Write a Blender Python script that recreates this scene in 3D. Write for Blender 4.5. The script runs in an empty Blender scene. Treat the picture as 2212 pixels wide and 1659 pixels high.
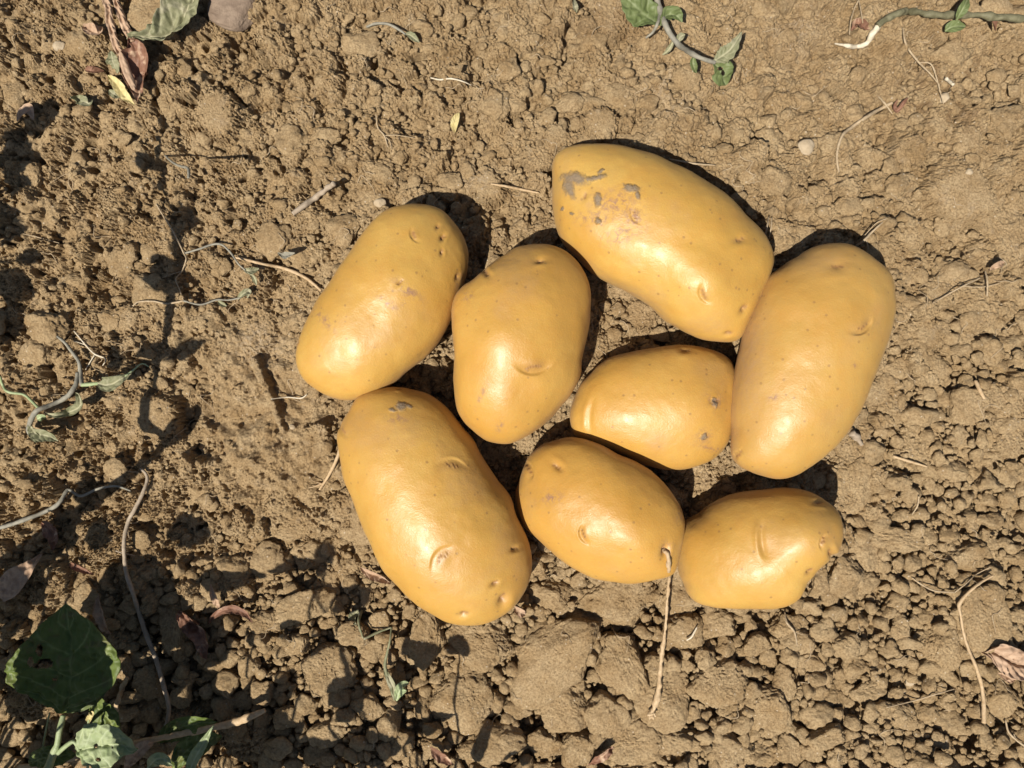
import bpy, math, random
import numpy as np
from mathutils import Vector

sc = bpy.context.scene
# ------------------------------------------------------------------ camera, world, sun, exposure
S = 0.5 / 2212.0                      # metres per unit of the 2212-wide working grid
HW, HH, D = 1106.0, 829.5, 1106.0 / (18.0 / 26.0)
cam_d = bpy.data.cameras.new("camera"); cam_d.lens = 26.0; cam_d.sensor_width = 36.0
cam_d.clip_start = 0.01; cam_d.clip_end = 60.0
cam = bpy.data.objects.new("camera", cam_d); sc.collection.objects.link(cam)
cam.location = (0, 0, D * S); sc.camera = cam

SUN = np.array([-0.37, -0.46, 1.0]); SUN /= np.linalg.norm(SUN)
elev = math.asin(SUN[2]); azim = math.atan2(SUN[0], SUN[1])
world = bpy.data.worlds.new("World"); sc.world = world; world.use_nodes = True
wn = world.node_tree.nodes; wl = world.node_tree.links
sky = wn.new("ShaderNodeTexSky"); sky.sky_type = 'NISHITA'; sky.sun_disc = False
sky.sun_elevation = elev; sky.sun_rotation = azim
wl.new(sky.outputs[0], wn["Background"].inputs[0]); wn["Background"].inputs[1].default_value = 0.05
sun_d = bpy.data.lights.new("sun", 'SUN'); sun_d.energy = 5.0; sun_d.angle = math.radians(0.55)
sun_d.color = (1.0, 0.945, 0.86)
sun = bpy.data.objects.new("sun", sun_d); sc.collection.objects.link(sun)
sun.rotation_euler = Vector(SUN).to_track_quat('Z', 'Y').to_euler()
sc.view_settings.view_transform = 'Standard'; sc.view_settings.look = 'None'
sc.view_settings.exposure = 0.54; sc.view_settings.gamma = 1.0
sc.view_settings.use_curve_mapping = False
sc.cycles.max_bounces = 6

rng = np.random.default_rng(7); random.seed(7)

# ------------------------------------------------------------------ helpers
def ss(a, b, x):
    t = np.clip((x - a) / (b - a), 0, 1); return t * t * (3 - 2 * t)

def P(px, py, z=0.0):                 # picture position at height z (grid units) -> grid space
    k = (D - z) / D
    return np.array([(px - HW) * k, (HH - py) * k, z])

def link(name, verts, faces, mat, parent=None, smooth=True, attrs=None):
    me = bpy.data.meshes.new(name)
    verts = np.asarray(verts, dtype=np.float32)
    f = np.asarray(faces, dtype=np.int32)
    n, k = f.shape
    me.vertices.add(len(verts)); me.vertices.foreach_set("co", verts.ravel())
    me.loops.add(n * k); me.loops.foreach_set("vertex_index", f.ravel())
    me.polygons.add(n)
    me.polygons.foreach_set("loop_start", np.arange(0, n * k, k, dtype=np.int32))
    me.polygons.foreach_set("loop_total", np.full(n, k, dtype=np.int32))
    me.polygons.foreach_set("use_smooth", np.full(n, smooth, dtype=bool))
    me.update(calc_edges=True)
    if attrs:
        for an, av in attrs.items():
            a = me.attributes.new(an, 'FLOAT', 'POINT'); a.data.foreach_set("value", np.asarray(av, dtype=np.float32).ravel())
    me.materials.append(mat)
    o = bpy.data.objects.new(name, me); sc.collection.objects.link(o)
    if parent: o.parent = parent; o.location = -Vector(parent.location)
    return o

def tag(o, label, cat, group=None, kind=None):
    if label: o["label"] = label
    if cat: o["category"] = cat
    if group: o["group"] = group
    if kind: o["kind"] = kind
    return o

def empty(name, loc, label, cat, group=None):
    o = bpy.data.objects.new(name, None); sc.collection.objects.link(o)
    o.location = Vector(loc) * S; o.empty_display_size = 0.01
    return tag(o, label, cat, group)

def recenter(o, c):                   # put the object's origin at c (grid units)
    c = Vector(c) * S
    me = o.data; n = len(me.vertices); a = np.empty(n * 3, np.float32)
    me.vertices.foreach_get("co", a); a = a.reshape(-1, 3) - np.array(c, np.float32)
    me.vertices.foreach_set("co", a.ravel()); me.update(); o.location = c
    return o

def hash3(i, j, k, seed):
    h = (i * 374761393 + j * 668265263 + k * 2147483647 + seed * 974634777) & 0xffffffff
    h = ((h ^ (h >> 13)) * 1274126177) & 0xffffffff
    h = ((h ^ (h >> 16)) * 2246822519) & 0xffffffff
    return ((h ^ (h >> 15)) & 0xffffff) / float(0xffffff)

def vn3(p, scale, seed=0):            # value noise -1..1 on (n,3) points
    q = p / scale; b = np.floor(q).astype(np.int64); f = q - b; f = f * f * (3 - 2 * f)
    r = 0
    for dx in (0, 1):
        wx = f[:, 0] if dx else 1 - f[:, 0]
        for dy in (0, 1):
            wy = f[:, 1] if dy else 1 - f[:, 1]
            for dz in (0, 1):
                wz = f[:, 2] if dz else 1 - f[:, 2]
                r = r + wx * wy * wz * hash3(b[:, 0] + dx, b[:, 1] + dy, b[:, 2] + dz, seed)
    return r * 2 - 1

def fbm3(p, scale, octs=4, seed=0, gain=0.5):
    a, s, r = 1.0, 0.0, 0
    for o in range(octs):
        r = r + a * vn3(p + o * 17.3, scale / 2 ** o, seed + o); s += a; a *= gain
    return r / s

# ------------------------------------------------------------------ materials
def newmat(name):
    m = bpy.data.materials.new(name); m.use_nodes = True
    nt = m.node_tree; b = nt.nodes["Principled BSDF"]
    return m, nt, b
def N(nt, t, **kw):
    n = nt.nodes.new(t)
    for k, v in kw.items(): setattr(n, k, v)
    return n
def noise(nt, scale, detail=4, rough=0.55, dist=0.0, vec=None):
    n = N(nt, "ShaderNodeTexNoise"); n.inputs["Scale"].default_value = scale
    n.inputs["Detail"].default_value = detail; n.inputs["Roughness"].default_value = rough
    n.inputs["Distortion"].default_value = dist
    if vec is not None: nt.links.new(vec, n.inputs["Vector"])
    return n.outputs["Fac"]
def ramp(nt, src, stops, interp='LINEAR'):
    r = N(nt, "ShaderNodeValToRGB"); nt.links.new(src, r.inputs[0]); e = r.color_ramp.elements
    r.color_ramp.interpolation = interp
    while len(e) < len(stops): e.new(0.5)
    for el, (p, c) in zip(e, stops):
        el.position = p; el.color = (c, c, c, 1) if isinstance(c, (int, float)) else (*c, 1)
    return r.outputs[0]
def mix(nt, fac, a, b, mode='MIX'):
    m = N(nt, "ShaderNodeMix", data_type='RGBA', blend_type=mode)
    for sock, v in ((m.inputs[0], fac), (m.inputs[6], a), (m.inputs[7], b)):
        if isinstance(v, (int, float)): sock.default_value = v
        elif isinstance(v, tuple): sock.default_value = (*v, 1)
        else: nt.links.new(v, sock)
    return m.outputs[2]
def math_(nt, op, a, b=None, clamp=False):
    m = N(nt, "ShaderNodeMath", operation=op, use_clamp=clamp)
    for sock, v in ((m.inputs[0], a), (m.inputs[1], b)):
        if v is None: continue
        if isinstance(v, (int, float)): sock.default_value = v
        else: nt.links.new(v, sock)
    return m.outputs[0]
def bump(nt, h, dist, strength=1.0, prev=None):
    b = N(nt, "ShaderNodeBump"); b.inputs["Strength"].default_value = strength
    b.inputs["Distance"].default_value = dist; nt.links.new(h, b.inputs["Height"])
    if prev is not None: nt.links.new(prev, b.inputs["Normal"])
    return b.outputs[0]
def objvec(nt):
    return N(nt, "ShaderNodeTexCoord").outputs["Object"]
def posvec(nt):
    return N(nt, "ShaderNodeNewGeometry").outputs["Position"]
def attr(nt, name):
    a = N(nt, "ShaderNodeAttribute"); a.attribute_name = name; return a.outputs["Fac"]

def soil_material():
    m, nt, b = newmat("dry_soil"); v = posvec(nt)
    n1 = noise(nt, 14, 4, 0.6, 0, v); n2 = noise(nt, 90, 5, 0.65, 0, v); n3 = noise(nt, 900, 3, 0.6, 0, v)
    c = mix(nt, ramp(nt, n1, [(0.35, 0.0), (0.65, 1.0)]), (0.288, 0.188, 0.088), (0.375, 0.260, 0.135))
    c = mix(nt, ramp(nt, n2, [(0.35, 0.0), (0.7, 1.0)]), c, (0.45, 0.33, 0.185))
    c = mix(nt, ramp(nt, n3, [(0.35, 0.55), (0.6, 0.0)]), c, (0.15, 0.094, 0.044))
    vo = N(nt, "ShaderNodeTexVoronoi"); vo.inputs["Scale"].default_value = 420; nt.links.new(v, vo.inputs["Vector"])
    sp = ramp(nt, vo.outputs["Distance"], [(0.10, 1.0), (0.2, 0.0)])
    wn_ = N(nt, "ShaderNodeSeparateColor"); nt.links.new(vo.outputs["Color"], wn_.inputs[0])
    sp = math_(nt, 'MULTIPLY', sp, math_(nt, 'GREATER_THAN', wn_.outputs[0], 0.84))
    c = mix(nt, math_(nt, 'MULTIPLY', sp, 0.8), c, (0.55, 0.46, 0.34))
    dark_tone = attr(nt, "dark_tone")
    c = mix(nt, dark_tone, c, (0.16, 0.095, 0.045))
    pale = attr(nt, "pale")
    c = mix(nt, math_(nt, 'MULTIPLY', pale, ramp(nt, noise(nt, 500, 4, 0.7, 0, v), [(0.42, 0.0), (0.62, 0.75)])), c, (0.40, 0.31, 0.205))
    nt.links.new(c, b.inputs["Base Color"]); b.inputs["Roughness"].default_value = 0.95
    b.inputs["Specular IOR Level"].default_value = 0.15
    h0 = noise(nt, 330, 4, 0.6, 0.4, v); h = noise(nt, 1100, 5, 0.7, 0.3, v)
    h2 = noise(nt, 3300, 3, 0.6, 0, v)
    nb = bump(nt, h0, 0.0017, 0.65); nb = bump(nt, h, 0.0014, 0.85, nb); nb = bump(nt, h2, 0.0005, 0.7, nb)
    nt.links.new(nb, b.inputs["Normal"])
    return m
M_SOIL = soil_material()

def skin_material(seed, hue=0.0):
    HU = [(1,1,1),(1.0,1.02,1.05),(.99,.97,.95),(1.0,1.03,1.05),(1,.985,1.0),(.93,.95,1.1),(.98,.93,.85),(.97,.98,1.0),(.98,.965,.95)][seed]
    def hu(c): return tuple(a * b_ for a, b_ in zip(c, HU))
    m, nt, b = newmat("potato_skin"); v0 = objvec(nt)
    mp = N(nt, "ShaderNodeMapping"); mp.inputs["Location"].default_value = (seed * 1.7, seed * .9, seed * 2.3)
    nt.links.new(v0, mp.inputs[0]); v = mp.outputs[0]
    n1 = noise(nt, 26, 3, 0.5, 0.3, v)
    c = mix(nt, ramp(nt, n1, [(0.3, 0.0), (0.7, 1.0)]), hu((0.40, 0.216, 0.038)), hu((0.468, 0.280, 0.063)))
    n2 = noise(nt, 110, 4, 0.6, 0.4, v)
    c = mix(nt, ramp(nt, n2, [(0.40, 0.0), (0.75, 0.5)]), c, (0.42, 0.205, 0.036))
    n3 = noise(nt, 1500, 3, 0.6, 0, v)
    c = mix(nt, ramp(nt, n3, [(0.35, 0.28), (0.6, 0.0)]), c, (0.36, 0.20, 0.05))
    # dusty film, thicker towards the sides that lay in the soil
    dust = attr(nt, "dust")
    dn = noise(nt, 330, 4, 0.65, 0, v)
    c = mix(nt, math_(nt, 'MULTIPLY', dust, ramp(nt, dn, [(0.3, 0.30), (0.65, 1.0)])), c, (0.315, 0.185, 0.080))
    # lenticels
    vo = N(nt, "ShaderNodeTexVoronoi"); vo.inputs["Scale"].default_value = 235; nt.links.new(v, vo.inputs["Vector"])
    sx = N(nt, "ShaderNodeSeparateColor"); nt.links.new(vo.outputs["Color"], sx.inputs[0])
    dots = ramp(nt, vo.outputs["Distance"], [(0.09, 1.0), (0.19, 0.0)])
    pit = attr(nt, "pit")
    dn_ = math_(nt, 'MULTIPLY', dots, math_(nt, 'GREATER_THAN', math_(nt, 'ADD', sx.outputs[0], pit), 0.64))
    c = mix(nt, math_(nt, 'MULTIPLY', dn_, 0.62), c, (0.22, 0.12, 0.038))
    eye = attr(nt, "eye")
    c = mix(nt, math_(nt, 'MULTIPLY', eye, 0.75), c, (0.22, 0.105, 0.03))
    sc_ = math_(nt, 'MULTIPLY', attr(nt, "scuff"), ramp(nt, noise(nt, 420, 5, 0.7, 0.5, v), [(0.45, 0.0), (0.6, 1.0)]))
    c = mix(nt, sc_, c, (0.24, 0.13, 0.07))
    mud = ramp(nt, math_(nt, 'ADD', attr(nt, "mud"), math_(nt, 'MULTIPLY', math_(nt, 'SUBTRACT', noise(nt, 420, 7, 0.8, 0.8, v), 0.5), 1.6)), [(0.45, 0.0), (1.0, 0.95)])
    c = mix(nt, mud, c, mix(nt, noise(nt, 900, 3, 0.6, 0, v), (0.155, 0.112, 0.068), (0.235, 0.175, 0.112)))
    nt.links.new(c, b.inputs["Base Color"])
    rr = math_(nt, 'ADD', math_(nt, 'MULTIPLY', mud, 0.4), ramp(nt, noise(nt, 160, 4, 0.6, 0, v), [(0.3, 0.34), (0.7, 0.51)]))
    rr = math_(nt, 'ADD', rr, math_(nt, 'MULTIPLY', dust, 0.2), True)
    nt.links.new(rr, b.inputs["Roughness"])
    b.inputs["Specular IOR Level"].default_value = 0.45
    b.inputs["Coat Weight"].default_value = 0.05; b.inputs["Coat Roughness"].default_value = 0.27
    b.inputs["Subsurface Weight"].default_value = 0.06
    b.inputs["Subsurface Radius"].default_value = (0.004, 0.002, 0.0006)
    b.inputs["Subsurface Scale"].default_value = 0.5
    b.inputs["Sheen Weight"].default_value = 0.04; b.inputs["Sheen Roughness"].default_value = 0.6
    b.inputs["Sheen Tint"].default_value = (0.9, 0.75, 0.6, 1)
    nb = bump(nt, noise(nt, 1300, 4, 0.65, 0.2, v), 0.00015, 0.9)
    nb = bump(nt, noise(nt, 230, 4, 0.6, 0.4, v), 0.0004, 0.40, nb)
    nb = bump(nt, dn_, 0.00022, -0.7, nb)
    nb = bump(nt, math_(nt, 'MULTIPLY', mud, noise(nt, 700, 4, 0.7, 0, v)), 0.0008, 1.0, nb)
    nt.links.new(nb, b.inputs["Normal"])
    return m

def plant_material(name, ca, cb, vein=None, rough=0.6, sss=0.0, scale=250, bumpd=0.0002, trans=0.0, patch=None):
    m, nt, b = newmat(name); v = posvec(nt)
    c = mix(nt, ramp(nt, noise(nt, scale, 5, 0.6, 0.3, v), [(0.3, 0.0), (0.7, 1.0)]), ca, cb)
    if patch: c = mix(nt, ramp(nt, noise(nt, 120, 4, 0.6, 0.5, v), [(0.55, 0.0), (0.65, 1.0)]), c, patch)
    if vein: c = mix(nt, math_(nt, 'MULTIPLY', attr(nt, "vein"), 0.7), c, vein)
    nt.links.new(c, b.inputs["Base Color"]); b.inputs["Roughness"].default_value = rough
    b.inputs["Specular IOR Level"].default_value = 0.3
    nt.links.new(bump(nt, noise(nt, scale * 5, 4, 0.65, 0, v), bumpd, 0.8), b.inputs["Normal"])
    if trans > 0:
        tr = N(nt, "ShaderNodeBsdfTranslucent"); nt.links.new(c, tr.inputs[0])
        ms = N(nt, "ShaderNodeMixShader"); ms.inputs[0].default_value = trans
        nt.links.new(b.outputs[0], ms.inputs[1]); nt.links.new(tr.outputs[0], ms.inputs[2])
        nt.links.new(ms.outputs[0], nt.nodes["Material Output"].inputs[0])
    return m
M_STRAW = plant_material("dry_straw", (0.34, 0.225, 0.115), (0.47, 0.35, 0.21), rough=0.6, scale=600)
M_ROOT = plant_material("pale_root", (0.28, 0.20, 0.115), (0.41, 0.32, 0.205), rough=0.7, scale=700)
M_WHITE = plant_material("bleached_fibre", (0.44, 0.37, 0.26), (0.60, 0.53, 0.40), rough=0.7, scale=700)
M_BROWN = plant_material("dead_leaf", (0.12, 0.055, 0.032), (0.22, 0.115, 0.07), rough=0.6, scale=260, patch=(0.42, 0.29, 0.19))
M_TAN = plant_material("dry_tan_leaf", (0.27, 0.17, 0.105), (0.42, 0.29, 0.19), rough=0.7, scale=300)
M_YELLOW = plant_material("yellowed_leaf", (0.42, 0.34, 0.14), (0.52, 0.44, 0.22), rough=0.6, scale=300)
M_STEM = plant_material("grey_stem", (0.155, 0.145, 0.115), (0.27, 0.245, 0.185), rough=0.65, scale=300)
M_TWIG = plant_material("grey_brown_twig", (0.23, 0.175, 0.12), (0.36, 0.29, 0.21), rough=0.75, scale=400)
M_GREYG = plant_material("wilted_leaf", (0.135, 0.138, 0.068), (0.245, 0.235, 0.135), (0.38, 0.355, 0.23), rough=0.65, scale=260, trans=0.1, patch=(0.27, 0.25, 0.16))
M_GREEN = plant_material("weed_leaf", (0.098, 0.130, 0.040), (0.165, 0.195, 0.075), (0.27, 0.30, 0.15), rough=0.5, scale=160, trans=0.22)
M_DARKG = plant_material("dark_weed_leaf", (0.085, 0.125, 0.022), (0.135, 0.17, 0.038), (0.30, 0.34, 0.12), rough=0.5, scale=160, trans=0.22, patch=(0.13, 0.13, 0.04))
M_PALEG = plant_material("pale_green_leaf", (0.25, 0.31, 0.14), (0.36, 0.405, 0.22), (0.48, 0.53, 0.33), rough=0.55, scale=220, trans=0.2)
M_GSTEM = plant_material("green_stem", (0.20, 0.25, 0.11), (0.32, 0.36, 0.20), rough=0.5, scale=300)
M_VINE = plant_material("vine_stem", (0.088, 0.080, 0.042), (0.175, 0.160, 0.092), rough=0.6, scale=350)
M_PEB = plant_material("pale_pebble", (0.33, 0.25, 0.155), (0.42, 0.335, 0.225), rough=0.9, scale=500, bumpd=0.0005)
M_STONE = plant_material("brown_stone", (0.13, 0.09, 0.062), (0.25, 0.185, 0.13), rough=0.85, scale=160, bumpd=0.0007)

# ------------------------------------------------------------------ potatoes: outlines and marks
POT = {}
POT['A'] = dict(o=[(903,437),(933,442),(961,456),(980,478),(998,503),(1010,533),(1014,558),(1012,587),(1005,612),(993,645),(976,690),(954,730),(921,771),(887,800),(854,828),(825,845),(795,858),(765,865),(737,865),(707,856),(680,840),(658,823),(643,800),(636,776),(637,753),(641,738),(648,714),(660,689),(673,662),(685,642),(703,622),(720,600),(735,572),(752,548),(772,515),(787,493),(802,476),(817,461),(834,448),(861,440),(880,438)],
 k=0.80, base=-8, eyes=[(895,508,115,14,3.0,1),(957,512,60,9,5.5,0),(946,489,60,6,3.5,0),(954,546,80,7,3.5,0),(988,598,70,8,3.5,0),(862,612,40,9,2.2,0),(640,745,80,10,2,1)],
 scuff=[(880,628,34,12,-35),(838,655,26,8,-35),(868,655,10,6,-20),(1000,615,16,22,0),(700,690,30,10,-50)], pit=[(740,700,90,60,.12),(870,620,60,60,.10)], lump=[(872,605,55,4),(800,690,40,-2.5),(860,600,60,3)],
 label="elongated yellow potato furthest left, casting a round shadow at its upper end")
POT['B'] = dict(o=[(1154,524),(1179,524),(1204,531),(1225,543),(1244,561),(1261,585),(1272,610),(1277,640),(1277,656),(1274,690),(1267,736),(1257,780),(1255,810),(1237,853),(1214,880),(1187,910),(1157,933),(1124,951),(1097,959),(1071,957),(1047,950),(1021,930),(1001,910),(986,886),(979,853),(976,820),(978,786),(980,766),(977,733),(975,700),(976,663),(984,636),(1001,616),(1021,603),(1044,583),(1071,560),(1090,548),(1113,533),(1133,527)],
 k=0.86, base=-16, eyes=[(1154,792,186,30,5.0,1),(1166,561,10,12,4.5,0),(1050,590,130,12,4.0,0)],
 scuff=[(1042,850,5,30,-25),(1080,920,6,16,-20),(1010,640,12,12,0)], pit=[], lump=[(1078,735,48,7),(1120,650,70,3),(1190,900,60,-4),(1120,860,60,-4)],
 label="knobbly upright yellow potato in the middle with a wide eye below its centre")
POT['C'] = dict(o=[(1288,306),(1315,307),(1343,311),(1370,318),(1397,325),(1424,334),(1446,346),(1465,354),(1493,368),(1520,385),(1547,400),(1575,422),(1602,449),(1624,473),(1645,492),(1660,515),(1672,545),(1675,565),(1666,588),(1652,618),(1638,655),(1622,690),(1607,716),(1594,734),(1575,740),(1541,740),(1508,735),(1480,724),(1460,713),(1436,700),(1419,681),(1403,664),(1386,651),(1364,637),(1343,626),(1321,617),(1296,604),(1274,588),(1255,569),(1239,553),(1220,533),(1206,512),(1199,492),(1193,471),(1190,438),(1191,411),(1194,378),(1195,351),(1201,333),(1214,323),(1233,315),(1261,308)],
 k=0.78, base=-36, eyes=[(1599,517,15,15,3.0,0),(1520,634,115,17,4.5,1),(1606,667,50,13,5.0,0),(1572,719,10,9,3.5,0),(1262,425,60,10,1.8,0),(1372,466,115,16,1.5,1)],
 scuff=[(1370,470,22,38,20),(1345,505,42,20,15),(1285,470,40,16,0),(1330,440,50,30,0)], pit=[(1588,590,50,45,.36),(1450,510,80,22,.10),(1560,660,60,50,.10)],
 mud=[(1243,386,34,15,-5),(1230,408,14,24,15),(1285,386,34,7,12),(1300,372,12,5,30),(1364,405,22,11,-15),(1378,420,6,9,0),(1291,430,7,20,0),(1291,478,8,11,0),(1213,451,5,5,0),(1232,460,7,3,10)], tilt=(0.05,-0.05), lump=[(1530,610,60,7),(1400,480,90,-4),(1500,590,60,5),(1555,665,50,4)],
 label="largest yellow potato at the top with grey dried mud on its left end")
POT['D'] = dict(o=[(1475,745),(1515,749),(1548,758),(1572,772),(1584,795),(1590,830),(1590,870),(1586,910),(1578,945),(1562,974),(1541,993),(1508,1006),(1475,1013),(1437,1015),(1404,1010),(1370,1000),(1335,985),(1300,972),(1265,957),(1242,940),(1233,920),(1231,893),(1236,870),(1247,843),(1257,825),(1277,806),(1297,786),(1320,771),(1354,761),(1397,753),(1437,748)],
 k=0.72, base=-34, eyes=[(1540,866,20,10,3.5,0),(1478,757,0,14,3.5,0)],
 ridge=[(1262,900,86,36,2.6)],
 scuff=[(1521,942,17,15,30),(1540,868,16,20,30),(1545,972,40,6,-15)], mud=[(1541,868,8,12,20),(1519,942,7,6,0)], pit=[(1540,900,60,60,.08)], tilt=(0.03,0), lump=[(1510,885,60,6),],
 label="yellow potato tucked between four others with two brown blemishes near its right end")
POT['E'] = dict(o=[(1725,553),(1731,547),(1758,533),(1791,527),(1825,526),(1851,533),(1871,545),(1891,560),(1911,573),(1925,590),(1933,610),(1938,636),(1939,663),(1936,693),(1925,730),(1911,766),(1898,796),(1881,836),(1871,863),(1855,896),(1835,930),(1811,963),(1781,990),(1751,1011),(1718,1028),(1688,1034),(1661,1030),(1625,1020),(1601,1010),(1581,993),(1573,966),(1575,936),(1571,903),(1575,863),(1581,813),(1591,766),(1601,726),(1611,693),(1625,653),(1641,620),(1661,596),(1688,576),(1708,560)],
 k=0.80, base=0, eyes=[(1862,706,38,22,4.2,-1),(1594,984,50,13,3.0,1),(1808,574,0,24,3.0,0)],
 scuff=[(1845,790,5,5,0),(1672,858,14,7,15)], pit=[], lump=[(1740,850,70,2)],
 label="long smooth yellow potato furthest right, overlapping its two neighbours")
POT['F'] = dict(o=[(1202,951),(1237,946),(1270,950),(1304,963),(1337,983),(1370,998),(1404,1016),(1434,1040),(1454,1066),(1470,1093),(1477,1115),(1478,1135),(1476,1160),(1470,1190),(1466,1216),(1458,1238),(1440,1247),(1404,1254),(1364,1261),(1320,1258),(1287,1252),(1257,1239),(1220,1219),(1187,1191),(1164,1169),(1137,1149),(1120,1129),(1113,1106),(1111,1086),(1112,1066),(1120,1046),(1124,1030),(1129,1010),(1140,986),(1154,972),(1174,959)],
 k=0.82, base=-4, eyes=[(1203,1008,140,15,3.6,0),(1141,1014,112,16,4.0,-1),(1261,1155,105,17,4.2,1),(1436,1188,70,13,9.0,0)],
 scuff=[(1468,1110,9,14,0),(1437,1186,17,15,0),(1433,1184,10,10,0),(1190,1075,26,14,0)], pit=[(1466,1100,18,26,.15)], tilt=(0.20,0.02), lump=[(1385,1160,60,5),(1350,1150,60,3)], mud=[],
 label="stubby yellow potato with a long dry stalk still attached to its end")
POT['G'] = dict(o=[(1475,1131),(1495,1116),(1511,1106),(1541,1083),(1575,1068),(1615,1060),(1658,1055),(1708,1052),(1741,1058),(1768,1071),(1791,1086),(1805,1103),(1811,1116),(1816,1139),(1815,1163),(1805,1186),(1785,1209),(1765,1229),(1745,1256),(1735,1283),(1721,1299),(1695,1311),(1661,1315),(1621,1316),(1575,1315),(1541,1311),(1511,1304),(1491,1289),(1480,1269),(1471,1256),(1461,1219),(1456,1186),(1459,1156),(1467,1139)],
 k=0.82, base=-10, eyes=[(1769,1168,70,12,4.0,1),(1790,1192,120,13,6.0,0),(1747,1234,45,11,4.0,0),(1767,1086,0,12,3.5,0)],
 ridge=[(1634,1170,95,36,3.5)],
 scuff=[], pit=[], tilt=(0.26,0.0), lump=[(1752,1165,62,11),(1560,1200,80,-4),(1735,1150,50,5),(1655,1185,30,-5)], mud=[],
 label="small yellow potato at the lower right with an upright groove in its middle")
POT['H'] = dict(o=[(737,913),(754,890),(771,860),(794,846),(821,838),(861,835),(887,840),(917,847),(944,860),(967,878),(984,896),(1004,923),(1024,950),(1041,983),(1057,1010),(1077,1040),(1097,1063),(1109,1083),(1116,1106),(1126,1126),(1137,1149),(1147,1176),(1152,1209),(1149,1243),(1137,1273),(1117,1303),(1091,1326),(1064,1343),(1031,1353),(997,1354),(967,1349),(944,1336),(917,1319),(887,1296),(861,1269),(834,1239),(817,1213),(801,1173),(787,1143),(776,1118),(766,1093),(751,1060),(738,1030),(732,990),(727,953),(726,936)],
 k=0.80, base=-14, eyes=[(860,841,0,5,4,0),(741,930,110,13,3.0,1),(976,1006,-5,26,2.4,1),(954,1205,48,28,3.2,1),(1110,1186,20,10,4.5,0),(1068,1262,35,10,5.0,0),(1087,1296,62,18,8.0,0),(1001,1326,10,12,4.0,0)],
 mud=[(868,878,14,12,0),(848,887,10,5,5),(884,880,10,5,0)], scuff=[(860,905,20,10,0)], pit=[], lump=[(1095,1290,20,3)],
 label="long yellow potato at the lower left with a small grey smear near its top")

def polar(poly, c, n=720):
    p = np.array(poly, float); p = p - c
    q = []
    for i in range(len(p)):                                   # densify with Catmull-Rom
        a, b, c_, d = p[i - 1], p[i], p[(i + 1) % len(p)], p[(i + 2) % len(p)]
        for t in np.linspace(0, 1, 8, endpoint=False):
            q.append(0.5 * ((2 * b) + (-a + c_) * t + (2 * a - 5 * b + 4 * c_ - d) * t * t + (-a + 3 * b - 3 * c_ + d) * t ** 3))
    q = np.array(q); ang = np.arctan2(q[:, 1], q[:, 0]); r = np.hypot(q[:, 0], q[:, 1])
    o = np.argsort(ang); th = np.linspace(-np.pi, np.pi, n, endpoint=False)
    rr = np.interp(th, np.r_[ang[o] - 2 * np.pi, ang[o], ang[o] + 2 * np.pi], np.tile(r[o], 3))
    k = np.exp(-0.5 * (np.arange(-8, 9) / 3.0) ** 2); k /= k.sum()
    rr = np.convolve(np.r_[rr[-8:], rr, rr[:8]], k, 'valid')
    return th, rr

def inflate(th, r):
    """Smooth half-height over a star-shaped outline: root of the solution of laplace(f) = -1."""
    R_ = r.max() * 1.04; n = 150; ax = np.linspace(-R_, R_, n); h = ax[1] - ax[0]
    X, Y = np.meshgrid(ax, ax); rt = np.interp(np.arctan2(Y, X), th, r, period=2 * np.pi)
    rho = np.hypot(X, Y) / rt; m = (rho < 1)
    f = np.where(m, (1 - np.minimum(rho, 1) ** 2) * r.min() ** 2 * .4, 0)
    par = (np.add.outer(np.arange(n), np.arange(n)) % 2).astype(bool)
    mi = m.copy(); mi[[0, -1]] = False; mi[:, [0, -1]] = False
    for it in range(260):
        for pr in (par, ~par):
            nb = np.zeros_like(f); nb[1:-1, 1:-1] = (f[2:, 1:-1] + f[:-2, 1:-1] + f[1:-1, 2:] + f[1:-1, :-2] + h * h) / 4
            w_ = mi & pr; f[w_] += 1.93 * (nb[w_] - f[w_])
    q = f / np.maximum(1 - rho ** 2, 1e-3)
    ok = (rho < .93).astype(float); q = q * ok
    for it in range(40):                                     # spread the ratio outwards past the rim
        k = np.zeros_like(q); w_ = np.zeros_like(q)
        for dy, dx in ((1, 0), (-1, 0), (0, 1), (0, -1), (1, 1), (-1, -1), (1, -1), (-1, 1)):
            k += np.roll(q * ok, (dy, dx), (0, 1)); w_ += np.roll(ok, (dy, dx), (0, 1))
        new = (ok == 0) & (w_ > 0); q[new] = k[new] / w_[new]; ok[new] = 1
    return ax, q

def bil(ax, A, x, y):
    n = len(ax); h = ax[1] - ax[0]
    u = np.clip((x - ax[0]) / h, 0, n - 1.001); v = np.clip((y - ax[0]) / h, 0, n - 1.001)
    i = u.astype(int); j = v.astype(int); fu = u - i; fv = v - j
    return A[j, i] * (1 - fu) * (1 - fv) + A[j, i + 1] * fu * (1 - fv) + A[j + 1, i] * (1 - fu) * fv + A[j + 1, i + 1] * fu * fv

def body(cw, th, r, hmax, zc, field, fscale, NU, NV, tilt=(0, 0)):
    t = np.linspace(0, np.pi, NU); ph = np.linspace(-np.pi, np.pi, NV, endpoint=False)
    rho = np.sin(t); rr = np.interp(ph, th, r, period=2 * np.pi)
    X = rho[:, None] * (rr * np.cos(ph))[None]; Y = rho[:, None] * (rr * np.sin(ph))[None]
    ax, q = field
    z = 2 * np.sqrt(np.maximum(bil(ax, q, X / fscale, Y / fscale), 0)) * fscale * np.abs(np.cos(t))[:, None]
    z = z / z.max() * hmax
    z = z * np.sign(np.cos(t))[:, None]; z[NU // 2] *= 1
    return np.stack([cw[0] + X, cw[1] + Y, zc + z + tilt[0] * X + tilt[1] * Y], -1)

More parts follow.
